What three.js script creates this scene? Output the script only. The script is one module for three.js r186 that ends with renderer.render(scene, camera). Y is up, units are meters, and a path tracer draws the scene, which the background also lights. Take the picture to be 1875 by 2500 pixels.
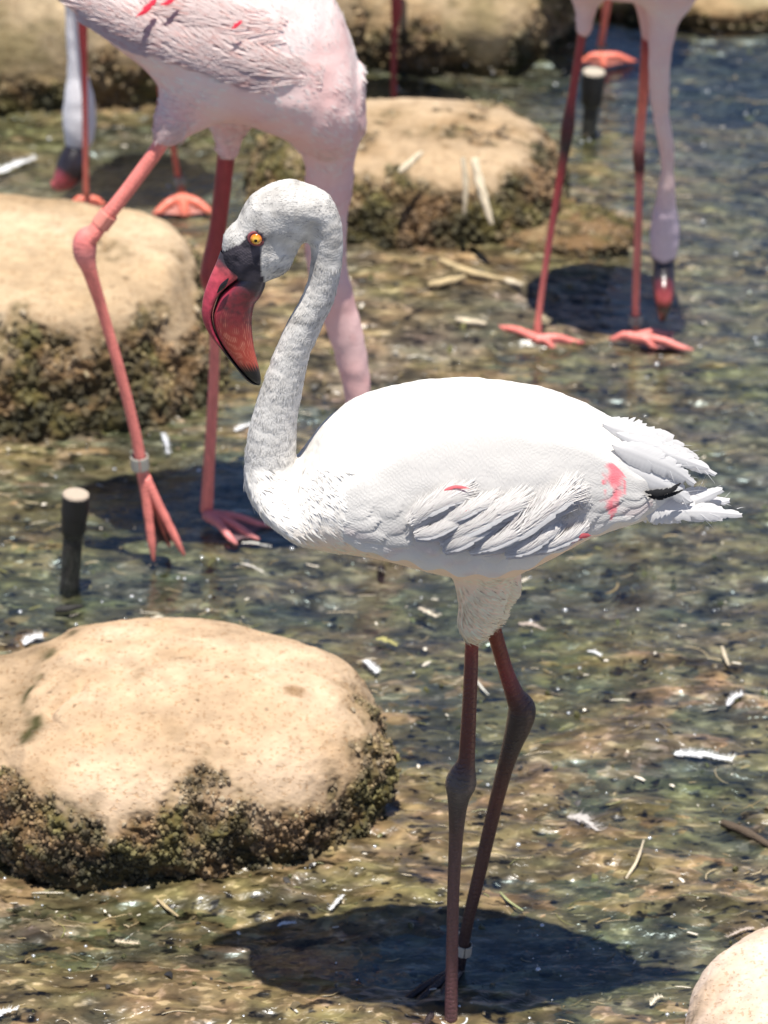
import * as THREE from 'three';
import { mergeGeometries } from 'three/addons/utils/BufferGeometryUtils.js';
import { ImprovedNoise } from 'three/addons/math/ImprovedNoise.js';

// ------------------------------------------------------------------ camera, sky, sun, exposure
const scene = new THREE.Scene();
const V3 = (x, y, z) => new THREE.Vector3(x, y, z);
const PITCH = THREE.MathUtils.degToRad(27.8), FOC = 11800, CX = 937.5, CY = 1250, EYE = V3(0, 2.5, 3.735);
const camera = new THREE.PerspectiveCamera(2 * Math.atan(1250 / FOC) * 180 / Math.PI, 0.75, 0.1, 2000);
camera.position.copy(EYE);
camera.rotation.set(-PITCH, 0, 0);
camera.focus = 4.16;
camera.userData.fStop = 9.6;
scene.add(camera);

const SUN = V3(0.012, 0.978, 0.178).normalize();
function skyTexture() {
  const w = 512, h = 256, a = new Float32Array(w * h * 4);
  for (let j = 0; j < h; j++) for (let i = 0; i < w; i++) {
    const el = ((j + 0.5) / h - 0.5) * Math.PI, az = ((i + 0.5) / w - 0.5) * 2 * Math.PI;
    const d = V3(Math.cos(el) * Math.cos(az), Math.sin(el), Math.cos(el) * Math.sin(az));
    const t = Math.max(0, d.y), hz = Math.pow(1 - t, 2.5), wh = Math.pow(1 - t, 8), c = d.dot(SUN), au = 0.22 * Math.pow(Math.max(0, c), 24) + 0.05 * Math.pow(Math.max(0, c), 5);
    let r = 0.024 + 0.25 * hz + 0.40 * wh + au, g = 0.062 + 0.42 * hz + 0.22 * wh + au, b = 0.17 + 0.74 * hz + au * 0.9;
    if (d.y < 0) { const k = Math.min(1, -d.y * 6); r = r * (1 - k) + 0.16 * k; g = g * (1 - k) + 0.14 * k; b = b * (1 - k) + 0.10 * k; }
    r *= 0.78; g *= 0.78; b *= 0.8;
    const o = (j * w + i) * 4; a[o] = r; a[o + 1] = g; a[o + 2] = b; a[o + 3] = 1;
  }
  const t = new THREE.DataTexture(a, w, h, THREE.RGBAFormat, THREE.FloatType);
  t.mapping = THREE.EquirectangularReflectionMapping; t.magFilter = t.minFilter = THREE.LinearFilter; t.needsUpdate = true;
  return t;
}
const sky = skyTexture();
scene.background = sky; scene.environment = sky;
scene.environmentIntensity = 1; scene.backgroundIntensity = 1;
const sun = new THREE.DirectionalLight(new THREE.Color(1, 0.955, 0.88), 5);
sun.position.copy(SUN).multiplyScalar(8).add(V3(0, 0, -1)); sun.target.position.set(0, 0, -1);
sun.castShadow = true; sun.shadow.mapSize.set(4096, 4096);
Object.assign(sun.shadow.camera, { left: -2.5, right: 2.5, top: 2.5, bottom: -2.5, near: 0.5, far: 20 });
scene.add(sun, sun.target);
const renderer = new THREE.WebGLRenderer({ antialias: true });
renderer.toneMapping = THREE.LinearToneMapping;
renderer.toneMappingExposure = 1.46;
renderer.shadowMap.enabled = true;

// ------------------------------------------------------------------ helpers
function rng(seed) { let s = seed >>> 0; return () => { s = (s + 0x6D2B79F5) >>> 0; let t = s; t = Math.imul(t ^ (t >>> 15), t | 1); t ^= t + Math.imul(t ^ (t >>> 7), t | 61); return ((t ^ (t >>> 14)) >>> 0) / 4294967296; }; }
const PN = new ImprovedNoise(), noise = (x, y, z) => PN.noise(x + 31.7, y + 57.3, z + 11.9);
function fbm(x, y, z, o = 4, g = 0.5) { let a = 1, s = 0, n = 0; for (let i = 0; i < o; i++) { s += a * noise(x, y, z + i * 7.1); n += a; a *= g; x *= 2.03; y *= 2.03; z *= 2.03; } return s / n; }
const clamp = (x, a = 0, b = 1) => Math.min(b, Math.max(a, x)), lerp = (a, b, t) => a + (b - a) * t;
const sstep = (a, b, x) => { const t = clamp((x - a) / (b - a)); return t * t * (3 - 2 * t); };
const mix3 = (a, b, t) => [lerp(a[0], b[0], t), lerp(a[1], b[1], t), lerp(a[2], b[2], t)];
const K = 1.1302;                                             // measurements below were taken on a 1659 px wide view
const FWD = V3(0, -Math.sin(PITCH), -Math.cos(PITCH)), UPV = V3(0, Math.cos(PITCH), -Math.sin(PITCH));
const sight = (x, y) => FWD.clone().addScaledVector(UPV, (CY - y * K) / FOC).add(V3((x * K - CX) / FOC, 0, 0));
const atZ = (x, y, z) => { const d = sight(x, y); return EYE.clone().addScaledVector(d, (z - EYE.z) / d.z); };
const ground = (x, y, h = 0) => { const d = sight(x, y); return EYE.clone().addScaledVector(d, (h - EYE.y) / d.y); };
const size = (px, p) => px * K / FOC * p.clone().sub(EYE).dot(FWD);    // a length measured across the view at p, in metres
const used = {};
function numbered(n) { const k = used[n] = (used[n] ?? -1) + 1; return k ? n + '_' + String(k).padStart(3, '0') : n; }
function tag(o, label, category, group, kind) { Object.assign(o.userData, { label }, category && { category }, group && { group }, kind && { kind }); return o; }
function shade(o) { o.castShadow = true; o.receiveShadow = true; return o; }
function thing(name, label, category, p, group) { const o = new THREE.Group(); o.name = numbered(name); o.position.copy(p); tag(o, label, category, group); scene.add(o); return o; }
const baseOf = (o) => { const p = V3(0, 0, 0); for (let q = o; q && q !== scene; q = q.parent) p.add(q.position); return p; };
function part(name, geo, mat, parent, kind) {                    // geometry comes in world axes
  const b = baseOf(parent); geo.translate(-b.x, -b.y, -b.z);
  const m = shade(new THREE.Mesh(geo, mat)); m.name = name; if (kind) m.userData.kind = kind; parent.add(m); return m;
}
function structure(name, geo, mat) { const m = shade(new THREE.Mesh(geo, mat)); m.name = name; m.userData.kind = 'structure'; scene.add(m); return m; }
function single(name, label, category, geo, mat, p, group) { geo.translate(-p.x, -p.y, -p.z); const m = shade(new THREE.Mesh(geo, mat)); m.name = numbered(name); m.position.copy(p); tag(m, label, category, group); scene.add(m); return m; }
function tex(w, h, fn, srgb) {
  const a = new Uint8Array(w * h * 4);
  for (let j = 0; j < h; j++) for (let i = 0; i < w; i++) { const c = fn(i / w, j / h), o = (j * w + i) * 4; for (let k = 0; k < 3; k++) a[o + k] = 255 * clamp(Array.isArray(c) ? c[k] : c); a[o + 3] = 255; }
  const t = new THREE.DataTexture(a, w, h); t.wrapS = t.wrapT = THREE.RepeatWrapping; t.magFilter = t.minFilter = THREE.LinearFilter; if (srgb) t.colorSpace = THREE.SRGBColorSpace; t.needsUpdate = true; return t;
}
// tileable noise: value noise on a wrapped lattice
function tileNoise(seed, n) {
  const r = rng(seed), g = Float32Array.from({ length: n * n }, () => r());
  return (u, v) => { const x = u * n, y = v * n, i = Math.floor(x), j = Math.floor(y), a = x - i, b = y - j, s = a * a * (3 - 2 * a), t = b * b * (3 - 2 * b), at = (p, q) => g[((q % n + n) % n) * n + ((p % n + n) % n)]; return lerp(lerp(at(i, j), at(i + 1, j), s), lerp(at(i, j + 1), at(i + 1, j + 1), s), t); };
}
function tileFbm(seed, n, o, g = 0.5) { const f = Array.from({ length: o }, (_, i) => tileNoise(seed + i * 17, n << i)); let tot = 0; for (let i = 0; i < o; i++) tot += g ** i; return (u, v) => { let s = 0; for (let i = 0; i < o; i++) s += g ** i * f[i](u, v); return s / tot; }; }
function geom(pos, idx, { uv, col } = {}) {
  const g = new THREE.BufferGeometry(); g.setAttribute('position', new THREE.Float32BufferAttribute(pos, 3));
  if (uv) g.setAttribute('uv', new THREE.Float32BufferAttribute(uv, 2));
  if (col) g.setAttribute('color', new THREE.Float32BufferAttribute(col, 3));
  g.setIndex(idx); g.computeVertexNormals(); return g;
}
// smooth curve through values at given knots
function curve(xs, ys) {
  const n = xs.length, m = ys.map((_, i) => i === 0 ? (ys[1] - ys[0]) / (xs[1] - xs[0]) : i === n - 1 ? (ys[n - 1] - ys[n - 2]) / (xs[n - 1] - xs[n - 2]) : ((ys[i + 1] - ys[i]) / (xs[i + 1] - xs[i]) + (ys[i] - ys[i - 1]) / (xs[i] - xs[i - 1])) / 2);
  return (x) => { x = clamp(x, xs[0], xs[n - 1]); let i = 0; while (i < n - 2 && x > xs[i + 1]) i++; const h = xs[i + 1] - xs[i], t = (x - xs[i]) / h, t2 = t * t, t3 = t2 * t; return (2 * t3 - 3 * t2 + 1) * ys[i] + (t3 - 2 * t2 + t) * h * m[i] + (3 * t2 - 2 * t3) * ys[i + 1] + (t3 - t2) * h * m[i + 1]; };
}
// surface nets: the zero surface of f inside a box, one vertex per crossed cell
function surfaceNets(lo, hi, h, f) {
  const nx = Math.ceil((hi.x - lo.x) / h) + 1, ny = Math.ceil((hi.y - lo.y) / h) + 1, nz = Math.ceil((hi.z - lo.z) / h) + 1, F = new Float32Array(nx * ny * nz), B = 6, reach = B * h * 0.95;
  for (let K0 = 0; K0 < nz; K0 += B) for (let J0 = 0; J0 < ny; J0 += B) for (let I0 = 0; I0 < nx; I0 += B) {
    const c = f(lo.x + (I0 + B / 2) * h, lo.y + (J0 + B / 2) * h, lo.z + (K0 + B / 2) * h), far = Math.abs(c) > reach * 1.25;
    for (let k = K0; k < Math.min(nz, K0 + B); k++) for (let j = J0; j < Math.min(ny, J0 + B); j++) for (let i = I0; i < Math.min(nx, I0 + B); i++) F[(k * ny + j) * nx + i] = far ? c : f(lo.x + i * h, lo.y + j * h, lo.z + k * h);
  }
  const id = new Int32Array(nx * ny * nz).fill(-1), pos = [], idx = [], at = (i, j, k) => (k * ny + j) * nx + i;
  for (let k = 0; k < nz - 1; k++) for (let j = 0; j < ny - 1; j++) for (let i = 0; i < nx - 1; i++) {
    let n = 0, sx = 0, sy = 0, sz = 0, mask = 0; const v = [];
    for (let c = 0; c < 8; c++) { v[c] = F[at(i + (c & 1), j + (c >> 1 & 1), k + (c >> 2))]; if (v[c] < 0) mask |= 1 << c; }
    if (mask === 0 || mask === 255) continue;
    for (let c = 0; c < 8; c++) for (let b = 0; b < 3; b++) { const d = c | 1 << b; if (d === c || (v[c] < 0) === (v[d] < 0)) continue; const t = v[c] / (v[c] - v[d]); n++; sx += (c & 1) + (b === 0 ? t : 0); sy += (c >> 1 & 1) + (b === 1 ? t : 0); sz += (c >> 2) + (b === 2 ? t : 0); }
    id[at(i, j, k)] = pos.length / 3; pos.push(lo.x + (i + sx / n) * h, lo.y + (j + sy / n) * h, lo.z + (k + sz / n) * h);
  }
  const quad = (a, b, c, d, flip) => { if (a < 0 || b < 0 || c < 0 || d < 0) return; flip ? idx.push(a, c, b, a, d, c) : idx.push(a, b, c, a, c, d); };
  for (let k = 1; k < nz - 1; k++) for (let j = 1; j < ny - 1; j++) for (let i = 1; i < nx - 1; i++) {
    const o = F[at(i, j, k)] < 0;
    if (o !== F[at(i + 1, j, k)] < 0) quad(id[at(i, j - 1, k - 1)], id[at(i, j, k - 1)], id[at(i, j, k)], id[at(i, j - 1, k)], !o);
    if (o !== F[at(i, j + 1, k)] < 0) quad(id[at(i - 1, j, k - 1)], id[at(i - 1, j, k)], id[at(i, j, k)], id[at(i, j, k - 1)], !o);
    if (o !== F[at(i, j, k + 1)] < 0) quad(id[at(i - 1, j - 1, k)], id[at(i, j - 1, k)], id[at(i, j, k)], id[at(i - 1, j, k)], !o);
  }
  const nor = new Float32Array(pos.length), e = h * 0.6;
  for (let i = 0; i < pos.length; i += 3) { const [x, y, z] = [pos[i], pos[i + 1], pos[i + 2]], a = f(x + e, y, z) - f(x - e, y, z), b = f(x, y + e, z) - f(x, y - e, z), c = f(x, y, z + e) - f(x, y, z - e), l = Math.hypot(a, b, c) || 1; nor[i] = a / l; nor[i + 1] = b / l; nor[i + 2] = c / l; }
  return { pos, idx, nor };
}
const smin = (a, b, k) => { const h = Math.max(k - Math.abs(a - b), 0) / k; return Math.min(a, b) - h * h * k * 0.25; };
function cone(a, b, ra, rb, zs = 1) {                            // tapered capsule; zs < 1 makes it narrower across z
  const abx = b.x - a.x, aby = b.y - a.y, abz = b.z - a.z, l2 = abx * abx + aby * aby + abz * abz || 1e-9;
  return (x, y, z) => { let px = x - a.x, py = y - a.y, pz = z - a.z; const t = clamp((px * abx + py * aby + pz * abz) / l2); px -= t * abx; py -= t * aby; pz = (pz - t * abz) / zs; return (Math.sqrt(px * px + py * py + pz * pz) - (ra + (rb - ra) * t)) * (zs < 1 ? 0.5 + zs / 2 : 1); };
}
// tube with its own radius and colour at every point; n sides; uv in metres; flat < 1 squashes it along "flatDir"
function tube(pts, radii, cols, { n = 14, steps = 6, caps = true, flatten = 1, flatDir = V3(0, 1, 0), bumps } = {}) {
  const c = new THREE.CatmullRomCurve3(pts, false, 'centripetal'), N = (pts.length - 1) * steps, pos = [], uv = [], col = [], idx = [], ts = pts.map((_, i) => i), cr = curve(ts, radii);
  let side = null, len = 0, last = null;
  for (let i = 0; i <= N; i++) {
    const t = i / N, p = c.getPoint(t), d = c.getTangent(t), k = t * (pts.length - 1), r = Math.max(1e-5, cr(k));
    side ??= Math.abs(d.y) > 0.7 ? V3(1, 0, 0) : V3(0, 1, 0);
    side = side.clone().addScaledVector(d, -side.dot(d)).normalize(); const up = d.clone().cross(side);
    if (last) len += p.distanceTo(last); last = p;
    const ci = Math.min(pts.length - 2, Math.floor(k)), cc = mix3(cols[ci], cols[ci + 1], k - ci);
    for (let j = 0; j <= n; j++) {
      const a = j / n * Math.PI * 2, o = side.clone().multiplyScalar(Math.cos(a)).addScaledVector(up, Math.sin(a));
      if (flatten !== 1) o.addScaledVector(flatDir, (flatten - 1) * o.dot(flatDir));
      const rr = r * (bumps ? 1 + bumps(len, a, k) : 1);
      pos.push(p.x + o.x * rr, p.y + o.y * rr, p.z + o.z * rr); uv.push(a * 0.01, len); const nz = 1 + 0.22 * noise(p.x * 90, p.y * 90, j * 0.7) + 0.22 * noise(p.x * 500, p.y * 700, j * 1.3); col.push(cc[0] * nz, cc[1] * nz, cc[2] * nz);
      if (i < N && j < n) { const q = i * (n + 1) + j; idx.push(q, q + 1, q + n + 1, q + 1, q + n + 2, q + n + 1); }
    }
  }
  if (caps) for (const [row, p] of [[0, pts[0]], [N, pts[pts.length - 1]]]) { const b = pos.length / 3; pos.push(p.x, p.y, p.z); uv.push(0, 0); col.push(...cols[row ? cols.length - 1 : 0]); for (let j = 0; j < n; j++) { const q = row * (n + 1) + j; row ? idx.push(b, q, q + 1) : idx.push(b, q + 1, q); } }
  return geom(pos, idx, { uv, col });
}

// ------------------------------------------------------------------ textures and materials
const N8 = tileFbm(11, 8, 6), N16 = tileFbm(23, 16, 5), N32 = tileFbm(37, 32, 4), N4 = tileFbm(51, 4, 6, 0.6);
const grain = tex(512, 512, (u, v) => { const a = N32(u, v), b = N8(v, u); return clamp(0.15 + 0.75 * a + 0.5 * (b - 0.5)); });
const rockMap = tex(1024, 1024, (u, v) => { const a = N16(u, v), b = N32(v, u), p = Math.pow(clamp((N32(2 * u + 0.31, 2 * v) - 0.60) * 7), 2); const k = 0.86 + 0.12 * a + 0.10 * (b - 0.5) - 0.07 * p; return [k, k * (0.985 - 0.04 * p), k * (0.96 - 0.08 * p)]; }, true);
const rockBump = tex(1024, 1024, (u, v) => { const p = Math.pow(clamp((N32(2 * u + 0.31, 2 * v) - 0.60) * 7), 1.5); return clamp(0.5 * N16(u, v) + 0.5 * N32(v, u) - 0.22 * p + 0.15); });
const mudMap = tex(1024, 1024, (u, v) => {
  const a = N16(u, v), b = N32(v, u), c = N8(u + 0.4, v), w = N8(v * 1 + 0.07 * Math.sin(u * 12.566), u), thread = Math.pow(clamp(1 - Math.abs(w - 0.5) * 26), 2) * clamp((a - 0.4) * 4), sp = clamp((b - 0.66) * 9), dk = clamp((0.36 - b) * 7);
  const k = 0.56 + 0.85 * (a - 0.4) - 0.5 * dk + 0.34 * sp + 0.24 * thread; return [k * (1 + 0.12 * (c - 0.5)), k * (0.985 + 0.1 * (0.5 - c)), k * (0.95 + 0.14 * thread + 0.1 * sp)];
}, true);
const mudBump = tex(1024, 1024, (u, v) => { const a = N16(u, v), b = N32(v, u), w = N8(v + 0.07 * Math.sin(u * 12.566), u); return clamp(0.6 * a + 0.4 * b + 0.2 * Math.pow(clamp(1 - Math.abs(w - 0.5) * 26), 2) - 0.05); });
const rippleBump = tex(512, 512, (u, v) => clamp(0.7 * N4(u, v) + 0.3 * N8(v, u)));
const plumeBump = tex(512, 512, (u, v) => { // short overlapping contour feathers: rows of soft scallops plus barbs
  let best = 0; for (let r = 0; r < 2; r++) { const x = u * 22 + N8(v, u) * 3 + r * 0.5, y = v * 30 + N8(u, v) * 4 + r * 0.5, fx = x - Math.floor(x), fy = y - Math.floor(y) - 0.5; best = Math.max(best, (1 - fx) * clamp(1 - 5 * fy * fy)); }
  return clamp(0.55 * best + 0.3 * N32(u * 0.999, v * 1) + 0.1);
});
const scuteBump = tex(128, 256, (u, v) => { const x = v * 16 + 1.6 * N8(u, v), f = x - Math.floor(x); return clamp(0.85 - Math.pow(Math.abs(f - 0.5) * 2, 5) * 0.9 * clamp(N8(v, u) * 3 - 0.9) - 0.35 * N16(u, v)); });
const std = (o) => new THREE.MeshStandardMaterial(o), phys = (o) => new THREE.MeshPhysicalMaterial(o);
const scaled = (t, x, y) => { const c = t.clone(); c.repeat.set(x, y); c.needsUpdate = true; return c; };
const plumage = phys({ color: 0xffffff, vertexColors: true, roughness: 0.92, specularIntensity: 0.25, bumpMap: scaled(plumeBump, 8, 8), bumpScale: 0.00035 });
const skin = phys({ color: 0xffffff, vertexColors: true, roughness: 0.42, bumpMap: scaled(scuteBump, 30, 12), bumpScale: 0.0007 });
const featherMat = phys({ color: 0xffffff, vertexColors: true, roughness: 0.85, specularIntensity: 0.3, side: THREE.DoubleSide, transmission: 0.22, thickness: 0 });
const fluffMat = std({ color: 0xffffff, roughness: 0.95, side: THREE.DoubleSide });
const hornMat = phys({ color: 0xffffff, vertexColors: true, roughness: 0.3, clearcoat: 0.35, clearcoatRoughness: 0.2, bumpMap: scaled(grain, 60, 60), bumpScale: 0.0002 });
const stoneMat = phys({ color: 0xffffff, vertexColors: true, roughness: 0.93, specularIntensity: 0.3, map: scaled(rockMap, 5, 5), bumpMap: scaled(rockBump, 5, 5), bumpScale: 0.0018 });
const mudMat = phys({ color: 0xffffff, vertexColors: true, roughness: 0.30, map: scaled(mudMap, 2.3, 4.2), bumpMap: scaled(mudBump, 2.3, 4.2), bumpScale: 0.002 });
const waterMat = phys({ color: new THREE.Color(0.80, 0.88, 0.88), roughness: 0.02, transmission: 1, thickness: 0, ior: 1.45, bumpMap: scaled(rippleBump, 4, 8), bumpScale: 0.003 });
const crumbMat = std({ color: 0xffffff, roughness: 0.9 });
const strawMat = phys({ color: 0xffffff, vertexColors: true, roughness: 0.75, bumpMap: scaled(grain, 40, 10), bumpScale: 0.0005 });

// ------------------------------------------------------------------ mud bed and water
const bumpAt = (p, rx, rz, a) => (x, z) => a * Math.exp(-(((x - p.x) / rx) ** 2 + ((z - p.z) / rz) ** 2));
const lifts = [
  bumpAt(ground(960, 610), 0.26, 0.24, 0.021), bumpAt(ground(200, 980), 0.30, 0.20, 0.007), bumpAt(ground(480, 1930), 0.34, 0.12, 0.009), bumpAt(ground(820, 1800), 0.10, 0.14, 0.006),
  bumpAt(ground(200, 2150), 0.28, 0.12, 0.005), bumpAt(ground(1300, 2190), 0.35, 0.05, 0.006), bumpAt(ground(1150, 1780), 0.22, 0.20, 0.004), bumpAt(ground(200, 240), 0.3, 0.2, 0.010), bumpAt(ground(1350, 1500), 0.2, 0.12, 0.003),
  bumpAt(ground(900, 2080), 0.30, 0.055, -0.010), bumpAt(ground(560, 1100), 0.2, 0.14, -0.007), bumpAt(ground(800, 1290), 0.2, 0.09, -0.007), bumpAt(ground(1610, 150), 0.22, 0.22, -0.03), bumpAt(ground(1150, 150), 0.16, 0.12, -0.014), bumpAt(ground(1450, 1180), 0.3, 0.16, -0.006), bumpAt(ground(1400, 640), 0.16, 0.10, -0.009), bumpAt(ground(1600, 900), 0.25, 0.5, -0.005), bumpAt(ground(1250, 1320), 0.2, 0.1, -0.004), bumpAt(ground(330, 310), 0.2, 0.2, -0.010),
];
function mudHeight(x, z) {
  let h = -0.0032 + 0.013 * fbm(x * 4.5, 3, z * 6.5, 3) + 0.0085 * fbm(x * 10, 9, z * 23, 4, 0.52) + 0.0055 * (0.22 - Math.abs(noise(x * 17, 4, z * 36)) - 0.5 * Math.abs(noise(x * 38, 6, z * 72))) + 0.0022 * fbm(x * 75, 17, z * 85, 2);
  for (const f of lifts) h += f(x, z);
  return h;
}
function mudColor(x, z, h) {
  const a = fbm(x * 6, 40, z * 7, 4), b = fbm(x * 15, 50, z * 34, 3), c = fbm(x * 60, 60, z * 125, 3), d = fbm(x * 11 + 9, 70, z * 14, 3);
  let k = mix3([0.215, 0.172, 0.105], [0.17, 0.158, 0.080], sstep(-0.1, 0.3, a));
  k = mix3(k, [0.30, 0.235, 0.145], sstep(0.12, 0.4, b) * 0.7);
  const far = clamp(0.25 - z * 0.35 + x * 0.5); k = mix3(k, [0.165, 0.166, 0.152], sstep(-0.1, 0.35, fbm(x * 5 + 3, 80, z * 9, 4) + 0.32 * far - 0.22) * 0.7);
  k = mix3(k, [0.062, 0.06, 0.05], sstep(0.06, 0.36, d) * 0.75);
  k = mix3(k, [0.36, 0.31, 0.22], sstep(0.3, 0.5, c) * 0.6);
  k = mix3(k, [0.11, 0.105, 0.09], sstep(-0.004, -0.018, h) * 0.5);
  k = mix3(k, [0.03, 0.04, 0.045], sstep(-0.016, -0.032, h) * 0.85);
  return k.map((v, q) => v * Math.max(0.3, 1 + 1.0 * c) * [1.62, 1.50, 1.32][q]);
}
{
  const x0 = -0.85, x1 = 0.85, z0 = -3.1, z1 = 0.42, s = 0.004, nx = Math.round((x1 - x0) / s), nz = Math.round((z1 - z0) / s), pos = new Float32Array((nx + 1) * (nz + 1) * 3), col = new Float32Array(pos.length), uv = new Float32Array((nx + 1) * (nz + 1) * 2), idx = new Uint32Array(nx * nz * 6);
  let q = 0, o = 0;
  for (let j = 0; j <= nz; j++) for (let i = 0; i <= nx; i++, o++) {
    const x = x0 + i * s, z = z0 + j * s, e = Math.min(i, nx - i, j, nz - j) / 40, h = e < 1 ? lerp(-0.03, mudHeight(x, z), e) : mudHeight(x, z), c = mudColor(x, z, h);
    pos.set([x, h, z], o * 3); col.set(c, o * 3); uv.set([x, z], o * 2);
    if (i < nx && j < nz) { const a = o, b = o + 1, d = o + nx + 1; idx.set([a, d, b, b, d, d + 1], q); q += 6; }
  }
  const g = new THREE.BufferGeometry(); g.setAttribute('position', new THREE.BufferAttribute(pos, 3)); g.setAttribute('color', new THREE.BufferAttribute(col, 3)); g.setAttribute('uv', new THREE.BufferAttribute(uv, 2)); g.setIndex(new THREE.BufferAttribute(idx, 1)); g.computeVertexNormals();
  structure('mud', g, mudMat);
  // the same bed going on, coarser, out to the horizon
  const gp = [], gc = [], gu = [], gi = [], R = [0.01, 0.7], M = 160; for (let r = 0.8; r < 9; r *= 1.05) R.push(r); R.push(10, 12, 14, 18, 24, 36, 60, 120, 300, 900);
  for (let r = 0; r < R.length; r++) for (let k = 0; k <= M; k++) {
    const t = k / M * Math.PI * 2, x = R[r] * Math.cos(t), z = -1.34 + R[r] * Math.sin(t), far = sstep(7, 30, R[r]), out = Math.max((Math.abs(x) - 0.85) / 0.5, (Math.abs(z + 1.34) - 1.76) / 0.5), near = sstep(-0.1, 0.5, out);
    const h = lerp(-0.045, -0.012 + 0.02 * fbm(x * 1.6, 5, z * 2, 4), near) + far * (0.9 + 0.8 * fbm(x * 0.02, 8, z * 0.02, 3)); gp.push(x, h, z); gu.push(x, z); gc.push(...mix3(mudColor(x, z, -0.008), [0.24, 0.2, 0.12], far));
    if (r < R.length - 1 && k < M) { const a = r * (M + 1) + k; gi.push(a, a + 1, a + M + 1, a + 1, a + M + 2, a + M + 1); } }
  structure('ground', geom(gp, gi, { uv: gu, col: gc }), mudMat);
  const wg = new THREE.CircleGeometry(14, 96); wg.rotateX(-Math.PI / 2); wg.translate(0, 0, -1.3);
  const wp = wg.attributes.position, wu = wg.attributes.uv; for (let i = 0; i < wp.count; i++) wu.setXY(i, wp.getX(i), wp.getZ(i));
  structure('water', wg, waterMat);
}

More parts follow.
